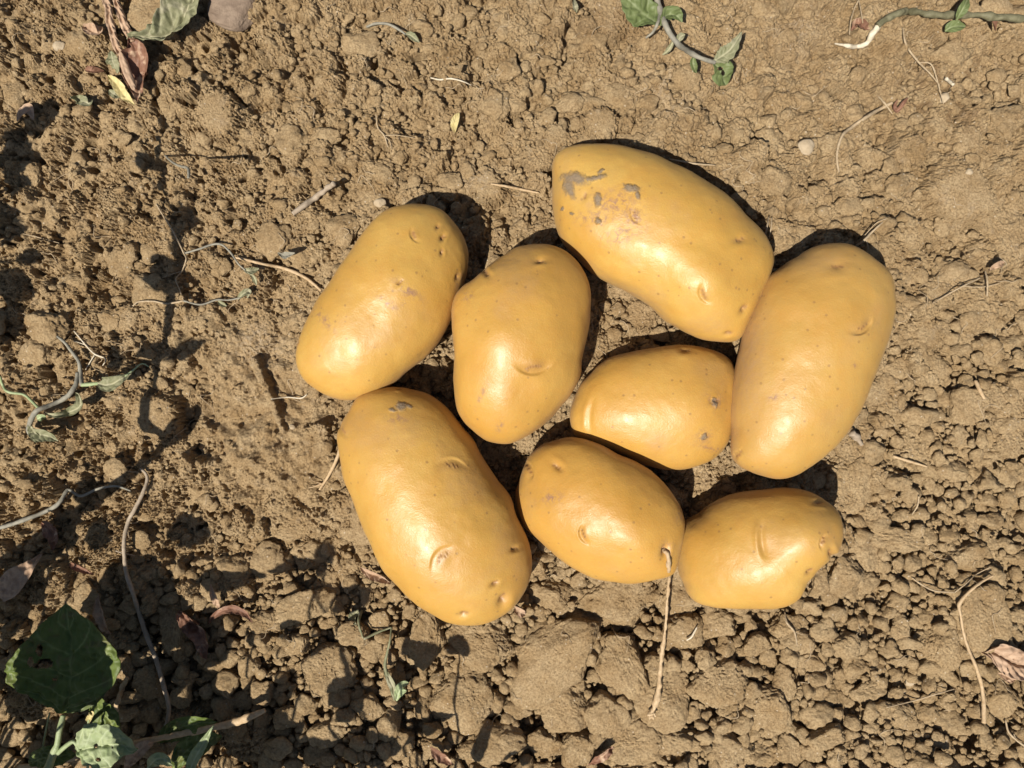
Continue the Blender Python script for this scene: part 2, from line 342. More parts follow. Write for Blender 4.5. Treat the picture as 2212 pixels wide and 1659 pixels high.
def blob(px, py, cx, cy, sx, sy, deg):
    a = math.radians(deg); dx = px - cx; dy = -(py - cy)
    u = dx * math.cos(a) + dy * math.sin(a); v = -dx * math.sin(a) + dy * math.cos(a)
    return np.exp(-((u / sx) ** 2 + (v / sy) ** 2))

def build_potato(key, i):
    q = POT[key]; poly = np.array(q['o'], float)
    g = np.stack([poly[:, 0] - HW, HH - poly[:, 1]], -1)          # picture plane, y up
    c0 = g.mean(0); cov = np.cov((g - c0).T); w, vec = np.linalg.eigh(cov)
    ang = math.atan2(vec[1, 1], vec[0, 1])
    th, rT = polar(g, c0)
    lo = (-(g - c0)[:, 0] * math.sin(ang) + (g - c0)[:, 1] * math.cos(ang))
    hw0 = (lo.max() - lo.min()) / 2
    zc = q['base'] + q['k'] * hw0 * 0.90
    f = (D - zc) / D; cw = c0 * f; r = rT * f; hm = q['k'] * hw0 * f
    field = inflate(th, rT); tl = q.get('tilt', (0, 0))
    for it in range(4):
        V = body(cw, th, r, hm, zc, field, f, 90, 180, tl)
        kp = D / (D - V[..., 2]); sx = (V[..., 0] * kp).ravel() - c0[0]; sy = (V[..., 1] * kp).ravel() - c0[1]
        a = np.arctan2(sy, sx); rad = np.hypot(sx, sy)
        b = ((a + np.pi) / (2 * np.pi) * 120).astype(int) % 120
        rm = np.zeros(120); np.maximum.at(rm, b, rad)
        bt = -np.pi + (np.arange(120) + .5) / 120 * 2 * np.pi
        rt = np.interp(bt, th, rT, period=2 * np.pi)
        ratio = np.clip(rt / rm, 0.8, 1.25); kk = np.exp(-0.5 * (np.arange(-6, 7) / 2.5) ** 2); kk /= kk.sum()
        ratio = np.convolve(np.r_[ratio[-6:], ratio, ratio[:6]], kk, 'valid')
        r = r * np.interp(th, bt, ratio, period=2 * np.pi)
    NU, NV = 280, 420
    V = body(cw, th, r, hm, zc, field, f, NU, NV, tl)
    du = np.gradient(V, axis=0); dv = (np.roll(V, -1, 1) - np.roll(V, 1, 1)) / 2
    nr = np.cross(dv, du); cen = V.mean((0, 1)); nr /= np.linalg.norm(nr, axis=-1, keepdims=True) + 1e-9
    sg = np.sign(((V - cen) * nr).sum(-1).mean()); nr *= sg
    nr[:3] = (0, 0, 1); nr[-3:] = (0, 0, -1)
    p = V.reshape(-1, 3); n = nr.reshape(-1, 3)
    kp = D / (D - p[:, 2]); px = p[:, 0] * kp + HW; py = HH - p[:, 1] * kp
    up = ss(-0.1, 0.25, n[:, 2])
    d = 4.0 * fbm3(p, 90, 2, 100 + i) + 1.0 * fbm3(p, 30, 2, 300 + i) + .22 * fbm3(p, 11, 2, 700 + i)
    eye = np.zeros(len(p)); dark_tone = np.zeros(len(p))
    for (ex, ey, deg, L, dep, br) in q['eyes']:
        dep = dep * 1.35
        a = math.radians(deg); dx = px - ex; dy = -(py - ey)
        u = dx * math.cos(a) + dy * math.sin(a); v = -dx * math.sin(a) + dy * math.cos(a)
        if br == 0:
            d -= up * dep * (np.exp(-(u / L) ** 2 - (v / (L * .6)) ** 2) * .75 + .5 * np.exp(-(u / (L * .45)) ** 2 - (v / (L * .28)) ** 2))
            d += up * dep * .25 * np.exp(-(u / (L * 1.3)) ** 2 - ((v + L * 0.95) / (L * .5)) ** 2)
        else:
            vs = v * br; arc = L * 0.55 - 0.35 * u * u / L
            t = vs - arc
            lip = np.where(t < 0, np.exp(-(t / (L * .55)) ** 2), np.exp(-(t / (L * .10)) ** 2))
            d -= up * dep * .8 * lip * np.exp(-(u / (L * 1.15)) ** 4)
            d += up * dep * .16 * np.exp(-((t - L * .12) / (L * .22)) ** 2) * np.exp(-(u / (L * 1.1)) ** 2)
            d += up * dep * .20 * np.exp(-(u / (L * .8)) ** 2 - ((vs + L * .25) / (L * .4)) ** 2)
        nb = max(2, int(L / 6))
        rr_ = random.Random(int(ex * 7 + ey))
        for j in range(nb + 1):
            bx = (j - nb / 2) / max(nb, 1) * L * 0.9 + rr_.uniform(-1.5, 1.5); bv = rr_.uniform(-.15, .15) * L
            s_ = rr_.uniform(1.6, 3.0)
            dd = ((u - bx) / s_) ** 2 + ((v - bv) / (s_ * .8)) ** 2
            d += up * 1.3 * np.exp(-dd) - up * 1.4 * np.exp(-(((u - bx - 3) / 2.0) ** 2 + ((v - bv) / 1.6) ** 2))
            eye += 0.8 * np.exp(-(((u - bx - 2) / 3.0) ** 2 + ((v - bv) / 2.4) ** 2))
        eye += 0.45 * np.exp(-(u / (L * .85)) ** 2 - (v / (L * .38)) ** 2)
    for (ex, ey, deg, L, h) in q.get('ridge', []):
        a = math.radians(deg); dx = px - ex; dy = -(py - ey)
        u = dx * math.cos(a) + dy * math.sin(a); v = -dx * math.sin(a) + dy * math.cos(a)
        v = v + 0.004 * u * u
        d += up * h * (np.exp(-(v / 7) ** 2) - .9 * np.exp(-((v + 11) / 7) ** 2)) * np.exp(-(u / L) ** 4)
    for (ex, ey, s_, h) in q['lump']:
        d += up * h * np.exp(-((px - ex) ** 2 + (py - ey) ** 2) / s_ ** 2)
    wx_ = 7 * fbm3(p, 16, 3, 801); wy_ = 7 * fbm3(p, 16, 3, 802)
    mud = np.zeros(len(p)); scf = np.zeros(len(p)); pit = np.zeros(len(p))
    for m_ in q.get('mud', []): mud = np.maximum(mud, 1.25 * blob(px + wx_, py + wy_, *m_))
    for m_ in q.get('scuff', []): scf = np.maximum(scf, blob(px, py, *m_))
    for (ex, ey, sx_, sy_, am) in q.get('pit', []): pit = np.maximum(pit, am * blob(px, py, ex, ey, sx_, sy_, 0))
    d += 1.8 * ss(.45, .8, mud * up) * (.7 + .6 * fbm3(p, 5, 2, 55))
    mud = np.maximum(mud, .33 * ss(.45, .05, n[:, 2]) * (n[:, 2] > -.9) * (.8 + .5 * fbm3(p, 40, 2, 900 + i)))
    mud *= np.maximum(up, .9 * (n[:, 2] < .3)); scf *= up; eye = np.clip(eye * up, 0, 1)
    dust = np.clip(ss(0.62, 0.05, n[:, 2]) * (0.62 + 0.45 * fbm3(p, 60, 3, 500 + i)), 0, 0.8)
    dust = np.maximum(dust, 0.38 * ss(0.05, 0.5, fbm3(p, 100, 4, 600 + i)))
    dust = np.maximum(dust, .8 * np.clip(eye, 0, 1))
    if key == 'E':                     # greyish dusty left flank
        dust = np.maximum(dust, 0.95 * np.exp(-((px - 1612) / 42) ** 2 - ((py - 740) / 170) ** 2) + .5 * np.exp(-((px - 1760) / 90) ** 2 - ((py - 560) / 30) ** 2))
    p = p + n * d[:, None]
    idx = np.arange(NU * NV).reshape(NU, NV)
    a = idx[:-1]; b = idx[1:]
    F = np.stack([a, np.roll(a, -1, 1), np.roll(b, -1, 1), b], -1).reshape(-1, 4)
    if sg > 0: pass
    F = F[:, ::-1]
    mat = skin_material(i + 1)
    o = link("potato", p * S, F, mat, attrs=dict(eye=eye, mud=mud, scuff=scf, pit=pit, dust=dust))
    # consistent outward normals
    me = o.data; v0 = p[F[:, 0]]; nn = np.cross(p[F[:, 1]] - v0, p[F[:, 2]] - v0)
    if ((v0 - cen) * nn).sum() < 0: me.flip_normals()
    recenter(o, (cen[0], cen[1], 0))
    tag(o, q['label'], "potato", "potatoes laid out on the dry soil")
    return o, p
pot_objs = {}; pot_pts = {}
for i, key in enumerate("ABCDEFGH"):
    pot_objs[key], pot_pts[key] = build_potato(key, i)

# ------------------------------------------------------------------ ground heightfield (grid units)
ST = 1.8
gx = np.arange(-1250, 1250 + ST, ST); gy = np.arange(-965, 965 + ST, ST)
NX, NY = len(gx), len(gy)
GX, GY = np.meshgrid(gx, gy)           # rows = y
PX = GX + HW; PY = HH - GY             # picture coordinates of the ground plane

def band(lo, hi, seed, power=1.0):     # band-limited gaussian noise, wavelengths lo..hi grid units
    r = np.random.default_rng(seed); w_ = np.fft.rfft2(r.standard_normal((NY, NX)))
    fx = np.fft.rfftfreq(NX, ST)[None]; fy = np.fft.fftfreq(NY, ST)[:, None]; f = np.hypot(fx, fy) + 1e-9
    m = np.exp(-(f * lo) ** 2 * 0.5) * (1 - np.exp(-(f * hi) ** 2 * 0.5)) * f ** (-power)
    o = np.fft.irfft2(w_ * m, s=(NY, NX)); return o / o.std()

def worley(cell, seed, wx=None, wy=None, jit=0.95):
    x = (GX if wx is None else GX + wx) / cell; y = (GY if wy is None else GY + wy) / cell
    ix = np.floor(x).astype(np.int64); iy = np.floor(y).astype(np.int64)
    f1 = np.full(x.shape, 9.0); f2 = np.full(x.shape, 9.0); idr = np.zeros(x.shape); idt = np.zeros(x.shape)
    for dx in (-1, 0, 1):
        for dy in (-1, 0, 1):
            cx = ix + dx; cy = iy + dy
            jx = cx + .5 + jit * (hash3(cx, cy, 0 * cx, seed) - .5); jy = cy + .5 + jit * (hash3(cx, cy, 0 * cx + 1, seed) - .5)
            d = np.hypot(x - jx, y - jy); c1 = d < f1
            f2 = np.where(c1, f1, np.minimum(f2, d)); f1 = np.where(c1, d, f1)
            idr = np.where(c1, hash3(cx, cy, 0 * cx + 2, seed), idr)
    return f1, f2, idr

def g2(cx, cy, sx, sy, deg=0):
    return blob(PX, PY, cx, cy, sx, sy, deg)

wob = band(25, 120, 11); wob2 = band(25, 120, 12); wf1 = band(5, 25, 13, .5); wf2 = band(5, 25, 14, .5)
low = band(160, 900, 15); mid = band(40, 200, 16)
W_fine = np.clip(1.3 * g2(560, 850, 130, 190, 20) + .8 * g2(600, 1020, 110, 110), 0, 1)
W_clod = np.clip(ss(1080, 1320, PY + .12 * (PX - 1100) + 30 * wob) + ss(1830, 2000, PX + 25 * wob) * ss(560, 760, PY) * .85, 0, 1)
W_rough = np.clip((1 - ss(430, 760, PX + 40 * wob)) * (1 - .6 * ss(1100, 1400, PY)), 0, 1) * (1 - .9 * W_fine)
W_rough = W_rough * (1 - .7 * g2(355, 620, 75, 430))
W_rough = np.maximum(W_rough, .75 * g2(820, 120, 170, 120)); W_rough = np.maximum(W_rough, .5 * g2(1000, 250, 100, 100))
W_smooth = np.clip(1 - W_clod - W_rough - W_fine, 0, 1)

base = 8 * low + 5.5 * mid
base += 40 * g2(1620, 375, 150, 100, -30) + 26 * g2(1900, 500, 110, 50) + 14 * g2(1990, 640, 70, 150) + 16 * g2(1450, 190, 280, 120) - 8 * g2(500, 470, 160, 100) + 8 * g2(2060, 420, 120, 90)
Wbig = W_clod * ss(1220, 1420, PY) * (1 - ss(1350, 1700, PX) * .75)
lower = np.clip(52 * Wbig + 30 * W_clod * (1 - Wbig) + 19 * W_rough + 17 * W_smooth + 6 * W_fine, 0, 54)
def plates(cell, seed, warp, depth, width, jit, tilt):
    f1, f2, r = worley(cell, seed, warp * wob + warp * .35 * wf1, warp * wob2 + warp * .35 * wf2)
    e = (f2 - f1) * cell
    return -depth * (1 - ss(0, width, e)) + jit * (r - .5) + tilt * (1 - f1 ** 2), r
msk = ss(-.3, .7, band(60, 260, 24)); msk2 = ss(-.2, .6, band(40, 200, 25)); msk3 = ss(-.3, .5, band(30, 140, 26))
b1 = np.abs(band(14, 60, 41, .3)); b2 = np.abs(band(6, 24, 42, .2)); b3 = np.abs(band(3.5, 12, 43, 0))
H = base - lower + 1.5 * mid

# stamped crumbs and clods --------------------------------------------------
def stamp(cx, cy, r, top, seed, asp=1.0, rot=0.0, flat=3.2, rough=1.0, depth=0.95, H=H, tiltv=0.14):
    R_ = r * 1.35 * max(asp, 1)
    i0 = int((cx - R_ + 1250) / ST); i1 = int((cx + R_ + 1250) / ST) + 2
    j0 = int((cy - R_ + 965) / ST); j1 = int((cy + R_ + 965) / ST) + 2
    i0 = max(i0, 0); j0 = max(j0, 0); i1 = min(i1, NX); j1 = min(j1, NY)
    if i1 <= i0 or j1 <= j0: return
    rr = np.random.default_rng(seed)
    x = GX[j0:j1, i0:i1] - cx; y = GY[j0:j1, i0:i1] - cy
    s = min(r * .10, 4.5)
    x = x + s * wf1[j0:j1, i0:i1] ; y = y + s * wf2[j0:j1, i0:i1]
    ca, sa = math.cos(rot), math.sin(rot); u = (x * ca + y * sa) / asp; v = -x * sa + y * ca
    nk = rr.integers(5, 9); a0 = rr.uniform(0, 6.28); g = 0
    for k in range(nk):
        a = a0 + (k + rr.uniform(-.3, .3)) * 2 * math.pi / nk
        g = g + np.maximum((u * math.cos(a) + v * math.sin(a)) / (r * rr.uniform(.80, 1.0)), 0) ** 6
    g = g ** (1 / 6.0)
    tx, ty = rr.normal(0, tiltv, 2)
    h = top - depth * r * (1 - np.sqrt(np.clip(1 - np.minimum(g, 1) ** flat, 0, 1))) + tx * x + ty * y
    h = h + rough * (.9 * (1 - b2[j0:j1, i0:i1]) + .5 * (1 - b3[j0:j1, i0:i1])) * min(r * .10, 2.6)
    h = np.where(g < 1, h, -1e3)
    H[j0:j1, i0:i1] = np.maximum(H[j0:j1, i0:i1], h)

def hat(x, y, A):
    i = int(np.clip((x + 1250) / ST, 0, NX - 1)); j = int(np.clip((y + 965) / ST, 0, NY - 1)); return A[j, i]
def scatter(n, rmin, rmax, W, seed, frac=0.0, jit=3.0, p=2.2, abs_=True, flat=3.2, spacing=.8, sink=.5, tiltv=.14, depth=.95, rough=1.0):
    rr = np.random.default_rng(seed); grid = {}; cs = rmax * 2
    xs = rr.uniform(-1240, 1240, n); ys = rr.uniform(-960, 960, n); keep = rr.random(n)
    for x, y, kp_ in zip(xs, ys, keep):
        if kp_ > hat(x, y, W): continue
        r = rmin * (rmax / rmin) ** (rr.random() ** p)
        gi, gj = int(x // cs), int(y // cs); ok = True
        for a in (-1, 0, 1):
            for b in (-1, 0, 1):
                for (ox, oy, orr) in grid.get((gi + a, gj + b), ()):
                    if (ox - x) ** 2 + (oy - y) ** 2 < ((orr + r) * spacing) ** 2: ok = False; break
                if not ok: break
            if not ok: break
        if not ok: continue
        grid.setdefault((gi, gj), []).append((x, y, r))
        if abs_: top = hat(x, y, base) - frac * hat(x, y, lower) + rr.normal(0, jit)
        else: top = gz(x, y, 1) + r * (1 - sink)
        stamp(x, y, r, top, int(rr.integers(1e9)), rr.uniform(1, 1.5), rr.uniform(0, 3.14), flat, rough, depth, tiltv=tiltv)
def gz(x, y, r=3):                      # top of the ground near a point
    i = int(np.clip((x + 1250) / ST, r, NX - 1 - r)); j = int(np.clip((y + 965) / ST, r, NY - 1 - r))
    return float(H[j - r:j + r + 1, i - r:i + r + 1].max())
scatter(9000, 3.5, 7, np.clip(W_clod + W_rough + .5 * W_fine, 0, 1), 50, .95, 3, spacing=.85)
scatter(14000, 6.5, 13, np.clip(W_clod + .8 * W_rough, 0, 1), 53, .88, 5, p=1.2, spacing=.80)
scatter(3500, 14, 30, .6 * W_rough, 52, .42, 7, p=1.5, spacing=.86, flat=3.4)
scatter(500, 26, 62, W_rough, 57, .0, 5, p=1.5, spacing=.84, flat=3.2, rough=1.3)
scatter(5000, 20, 66, W_smooth, 58, .0, 4.0, p=1.6, spacing=.72, flat=8, depth=.8, tiltv=.07)
Hb = H.copy()
p2, r2 = plates(30, 22, 12, 15, 5.2, 7, 4); p3, r3 = plates(15, 23, 6, 10, 3.8, 5, 2.6)
H += W_smooth * (p2 * msk2 + p3 * msk3 * .9)
q1 = worley(7.5, 31); q2 = worley(12, 32, 2 * wf1, 2 * wf2); q3 = worley(21, 33, 3 * wf1, 3 * wf2)
gr = np.maximum(2.4 * (1 - (q1[0] * 1.35) ** 2) + 1.2 * q1[2], (5.5 * (1 - (q2[0] * 1.5) ** 2) + 3 * q2[2]) * (q2[2] > .55) - .5)
gr2 = np.maximum(gr, (13 * (1 - (q3[0] * 1.55) ** 2)) * (q3[2] > .5) + 1)
tf = ss(900, 1060, PY)
H += W_fine * (gr * (1 - tf) + gr2 * tf)
rg = W_rough * ss(-.8, .6, band(40, 160, 46))
H += rg * (5.5 * (1 - b1) + 3.0 * (1 - b2) + 1.1 * (1 - b3)) - W_rough * 30 * ss(1.25, 1.9, band(20, 80, 44))
scatter(2600, 6, 15, W_rough * .5 + W_smooth * .12 + .15 * W_clod, 54, abs_=False, sink=.55, flat=3, spacing=1.0)
scatter(5000, 3.2, 6.5, np.clip(.5 * W_clod + .3 * W_fine + .5 * W_rough + .15 * W_smooth, 0, 1), 56, abs_=False, sink=.45, spacing=1.0)
# individual plates that stay part of the ground
FL = [(2062,425,76,331,1.08,9),(2165,485,62,332,1.0,8),(1297,270,42,333,1.05,7),(1200,298,32,334,1.0,6),(1052,400,42,335,1.05,5),
      (1712,515,44,336,1.4,8),(2015,640,40,337,1.1,5),(2005,720,36,338,1.1,4),(1895,850,30,339,1.1,3),(2080,300,34,340,1.1,5),(1960,330,40,341,1.2,4),(330,900,62,343,1.2,8),
      (210,1170,44,345,1,8),(270,690,40,346,1.2,6),(470,250,55,347,1.2,8)]
for (x, y, r, sd, asp, up_) in FL:
    g = P(x, y); stamp(g[0], g[1], r, hat(g[0], g[1], base) + up_ + r * .10, sd, asp, sd * 1.3, 7, 0.0, .7, tiltv=.05)
# extra relief: finger groove and pits
def carve(cx, cy, sx, sy, deg, dep):
    global H
    H -= dep * np.clip(1.6 * g2(cx, cy, sx, sy, deg) - .3, 0, 1)
carve(2150, 1625, 70, 34, 20, 42); carve(1345, 1385, 34, 20, -20, 26); carve(1270, 1450, 30, 44, -35, 45)
carve(1105, 1370, 30, 26, 0, 34); carve(600, 850, 10, 70, 28, 9)
for (cx, cy, s_) in [(410,620,26),(375,455,16),(430,480,20),(330,420,18),(560,215,26),(520,480,24),(215,510,20),(130,440,18),(740,140,24),(735,300,14),(760,260,12),(270,960,24),(320,960,26),(240,770,26),(1010,210,16),(1330,340,14),(420,640,24),(905,120,18),(850,110,16)]:
    carve(cx, cy, s_, s_ * .8, 35, 24)
# long soil sliver on the left of the pile, standing up a little
for t in np.linspace(0, 1, 9):
    g = P(552 + 62 * t, 785 + 140 * t); stamp(g[0], g[1], 12 - 3 * t, hat(g[0], g[1], base) + 17 + 4 * math.sin(t * 6), 700 + int(t * 20), 1.7, -1.15, 5, 1.0, 1.2, tiltv=.03)
# keep the soil under the potatoes below them
for key in "ABCDEFGH":
    q = POT[key]; poly = np.array(q['o'], float); c = poly.mean(0)
    sel = (np.hypot(PX - c[0], PY - c[1]) < 330)
    dx = PX[sel] - c[0]; dy = -(PY[sel] - c[1])
    g = np.stack([poly[:, 0] - c[0], -(poly[:, 1] - c[1])], -1); th, rT = polar(g, np.zeros(2))
    rr = np.interp(np.arctan2(dy, dx), th, rT, period=2 * np.pi); rho = np.hypot(dx, dy) / rr
    lim = q['base'] + 4 + np.where(rho < 1, 60 * rho ** 3.5, 1e3)
    H[sel] = np.minimum(H[sel], np.maximum(lim, q['base'] - 6))
H0_ = H.copy(); H = (4 * H + 2 * (np.roll(H, 1, 0) + np.roll(H, -1, 0) + np.roll(H, 1, 1) + np.roll(H, -1, 1)) + np.roll(H, (1, 1), (0, 1)) + np.roll(H, (-1, 1), (0, 1)) + np.roll(H, (1, -1), (0, 1)) + np.roll(H, (-1, -1), (0, 1))) / 16
H = H * (1 - .5 * W_rough) + H0_ * .5 * W_rough
H += .16 * band(3.6, 10, 61, 0)
# assemble one sheet: dense in the middle, wider and wider cells out to 15 m
def grow(start, step, end):
    o = []; s_ = step; x = start
    while x < end: s_ *= 1.04; x += s_; o.append(x)
    return np.array(o)
ex = grow(gx[-1], ST, 15 / S); ey = grow(gy[-1], ST, 15 / S)
AX = np.r_[gx[0] - (ex - gx[-1])[::-1], gx, ex]; AY = np.r_[gy[0] - (ey - gy[-1])[::-1], gy, ey]
def mirror(a, lo, hi):
    w_ = hi - lo; t = np.mod(a - lo, 2 * w_); return lo + np.where(t > w_, 2 * w_ - t, t)
II = np.clip(((mirror(AX, gx[0], gx[-1]) - gx[0]) / ST).round().astype(int), 0, NX - 1)
JJ = np.clip(((mirror(AY, gy[0], gy[-1]) - gy[0]) / ST).round().astype(int), 0, NY - 1)
def spread(A): return A[np.ix_(JJ, II)]
cx_ = np.clip(5 / np.gradient(AX), .12, 1); cy_ = np.clip(5 / np.gradient(AY), .12, 1)
HA = spread(H) * cx_[None] * cy_[:, None]; XA, YA = np.meshgrid(AX, AY)
dark_tone = np.clip(.9 * g2(2080, 200, 110, 90) * ss(-.1, .9, band(20, 90, 71)) + .35 * g2(1300, 60, 120, 40), 0, .55)  # darker soil patches, then darker towards the bottom left corner
dark_tone = np.maximum(dark_tone, .8 * ss(1500, 1700, PY) * ss(800, 300, PX) * .5)
pale = np.clip(g2(560, 755, 60, 45) + g2(545, 730, 25, 30) + g2(1440, 210, 60, 70) * .9 + g2(1025, 385, 35, 25) + g2(1720, 65, 50, 40) + g2(1330,215,20,20), 0, 1)
pale = np.maximum(pale, .45 * ss(.8, 1.8, band(20, 100, 72)))
n1, n2 = len(AY), len(AX); idx = np.arange(n1 * n2).reshape(n1, n2)
F = np.stack([idx[:-1, :-1], idx[:-1, 1:], idx[1:, 1:], idx[1:, :-1]], -1).reshape(-1, 4)
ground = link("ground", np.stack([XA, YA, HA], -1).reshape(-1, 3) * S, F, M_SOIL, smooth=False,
              attrs=dict(dark_tone=spread(dark_tone), pale=spread(pale)))
tag(ground, None, None, kind="structure")


# ------------------------------------------------------------------ loose clods and crumbs
import bmesh
def ico(sub):
    bm = bmesh.new(); bmesh.ops.create_icosphere(bm, subdivisions=sub, radius=1.0)
    v = np.array([x.co[:] for x in bm.verts]); f = np.array([[w_.index for w_ in p_.verts] for p_ in bm.faces]); bm.free()
    return v / np.linalg.norm(v, axis=1, keepdims=True), f
ICO = {k: ico(k) for k in (2, 3, 4, 5, 6)}
def clod_proto(sub, seed, soft=22, nz=.07, lump=.12, flat_top=False, fine=.16, fw=.5):
    v, f = ICO[sub]; rr = np.random.default_rng(seed); nk = rr.integers(8, 13)
    n = rr.normal(size=(nk, 3)); n /= np.linalg.norm(n, axis=1, keepdims=True); c = rr.uniform(.62, 1.0, nk)
    if flat_top: n[0] = (rr.normal(0, .26), rr.normal(0, .26), 1); n[0] /= np.linalg.norm(n[0]); c[0] = .62
    g = (np.maximum(v @ n.T, 0) / c) ** soft
    r = 1 / (g.sum(1) + .92 ** soft * 0 + (1 / 1.12) ** soft) ** (1 / soft)
    cr = 1 - np.abs(fbm3(v + 3.1, .42, 3, seed + 9)) * 2.2           # crumbly, billowing surface
    cr2 = 1 - np.abs(vn3(v + 1.7, fine, seed + 5)) * 2.0
    pitn = ss(.35, .7, fbm3(v, .38, 2, seed + 21))
    r = r * (1 + lump * fbm3(v, .8, 2, seed) + nz * cr + nz * fw * cr2 - nz * 1.6 * pitn)
    return v * r[:, None], f
PRO = {2: [clod_proto(2, 900 + i, nz=.12, lump=.3, fine=.5) for i in range(14)], 3: [clod_proto(3, 920 + i, nz=.15, lump=.32, fine=.28, fw=.6) for i in range(24)], 4: [clod_proto(4, 950 + i, nz=.15, lump=.32, fine=.15, fw=.55) for i in range(24)]}
def rotm(rz, rx, ry):
    from mathutils import Euler
    return np.array(Euler((rx, ry, rz)).to_matrix())
class Pile:
    def __init__(self): self.v = []; self.f = []; self.n = 0
    def add(self, pro, c, sc_, M):
        v, f = pro; w_ = (v @ M.T) * sc_ + c; self.v.append(w_); self.f.append(f + self.n); self.n += len(v)
    def build(self, name, mat): return link(name, np.concatenate(self.v) * S, np.concatenate(self.f), mat, smooth=True)
# (x, y, rx, ry, turn, rise, zone)
CL = [(1349,1306,70,50,0,4,'a'),(1471,1298,42,46,10,2,'a'),(1559,1351,38,34,0,2,'a'),(1486,1380,38,40,0,4,'b'),(1556,1494,50,55,-20,8,'c'),(1668,1541,52,54,10,6,'c'),(1697,1480,26,35,-20,2,'c'),
 (1437,1512,84,66,15,6,'c'),(1350,1440,52,70,25,6,'b'),(1219,1533,76,57,-15,10,'c'),(1192,1432,118,74,35,12,'b'),(1321,1560,42,46,0,0,'c'),(1168,1616,38,34,0,2,'d'),(1248,1618,36,34,0,4,'d'),
 (1369,1618,57,46,0,4,'d'),(1461,1610,46,30,0,0,'d'),(1581,1634,42,32,0,0,'d'),(1656,1645,32,26,0,0,'d'),(1711,1629,26,32,0,3,'d'),(1190,1291,42,32,0,-2,'a'),(1250,1352,40,24,10,0,'b'),
 (1037,1401,70,46,-15,6,'b'),(992,1523,76,64,0,8,'c'),(925,1385,36,54,-10,6,'b'),(1074,1622,48,38,0,4,'d'),(877,1398,21,19,0,3,'b'),(787,1193,19,21,0,0,'e'),(790,1289,18,24,0,0,'e'),(1012,1625,19,18,0,4,'d'),
 (690,1460,54,47,0,8,'f'),(650,1318,52,34,25,6,'f'),(622,1149,29,19,10,4,'e'),(677,1146,14,13,0,3,'e'),(555,1149,22,15,20,3,'e'),(370,1360,28,62,0,8,'f'),(175,1291,34,27,-25,6,'g'),(317,1481,28,29,0,4,'g'),
 (40,1321,34,32,0,4,'g'),(535,1446,22,21,0,4,'f'),(493,1426,20,15,0,2,'f'),(388,1511,19,22,0,2,'f'),(2131,1338,58,66,10,6,'h'),(2202,1333,26,22,0,0,'h'),(1838,1246,38,38,0,3,'h'),(1780,1255,20,28,0,0,'h'),
 (1878,1196,38,34,0,2,'h'),(1940,1169,55,22,-10,3,'h'),(1950,1361,19,23,0,2,'i'),(1946,1426,19,14,0,2,'i'),(2100,1208,46,27,15,3,'h'),(2055,1509,13,10,0,3,'i'),(2050,1409,42,48,-10,4,'i'),(2180,1519,36,35,0,0,'i'),
 (1846,1043,60,62,0,3,'j'),(1938,893,38,24,0,2,'j'),(1913,841,30,32,0,2,'j'),(1946,795,33,20,0,2,'j'),(2023,791,33,32,0,3,'j'),(2096,885,36,38,0,3,'j'),(1961,968,20,16,0,2,'j'),(2096,828,16,16,0,2,'j'),
 (1714,513,60,38,10,0,'k'),(170,102,44,42,-20,14,'l'),(305,20,42,38,10,16,'l'),(18,200,22,30,0,4,'l'),(133,173,18,18,0,3,'l'),(177,183,31,21,0,3,'l'),(272,260,31,31,0,5,'l'),(362,217,22,30,-15,5,'l'),(52,375,33,36,20,8,'m'),
 (90,700,40,32,0,8,'m'),(70,770,34,30,20,8,'m'),(150,610,26,20,0,4,'m'),(330,900,58,40,20,3,'m'),(230,690,28,24,0,4,'m'),(1830,1400,30,24,0,2,'i'),(1760,1440,28,22,0,2,'i'),(1880,1500,32,24,15,2,'i'),(1960,1560,36,26,0,2,'i'),(1800,1600,40,26,0,2,'d'),(1640,1400,30,22,0,2,'b'),(1700,1360,26,20,0,2,'a'),
 (790,1540,30,26,0,4,'n'),(620,1560,28,22,0,3,'n'),(700,1590,34,26,0,3,'n'),(850,1480,26,24,0,3,'n'),(860,1610,34,28,0,3,'n'),(500,1590,24,20,0,3,'n'),(930,1620,26,22,0,2,'n'),(560,1500,26,22,0,3,'n'),(640,1400,26,20,0,3,'f'),(760,1380,30,24,0,3,'f'),(820,1340,24,20,0,3,'f'),(450,1280,26,22,0,3,'g'),(560,1350,24,20,0,3,'f'),(720,1310,22,18,0,3,'f')]
ZN = {'a': 'in the row touching the two lowest potatoes', 'b': 'in the second row below the potatoes', 'c': 'in the third row below the potatoes',
 'd': 'along the bottom edge right of centre', 'e': 'left of the lower left potato', 'f': 'in dappled shade under the lower left potato', 'g': 'beside the big dark leaf',
 'h': 'right of the grooved potato', 'i': 'towards the lower right corner', 'j': 'right of the rightmost potato', 'k': 'wedged between the top and rightmost potatoes',
 'l': 'by the top left dead leaves', 'm': 'near the wilted weed', 'n': 'along the shaded bottom edge'}
ORD = ['first', 'second', 'third', 'fourth', 'fifth', 'sixth', 'seventh', 'eighth', 'ninth', 'tenth', 'eleventh', 'twelfth', 'thirteenth', 'fourteenth']
zl = {}
for c in CL: zl.setdefault(c[6], []).append(c)
for z_ in zl: zl[z_].sort(key=lambda c: c[0])
occ = []; CLV = []
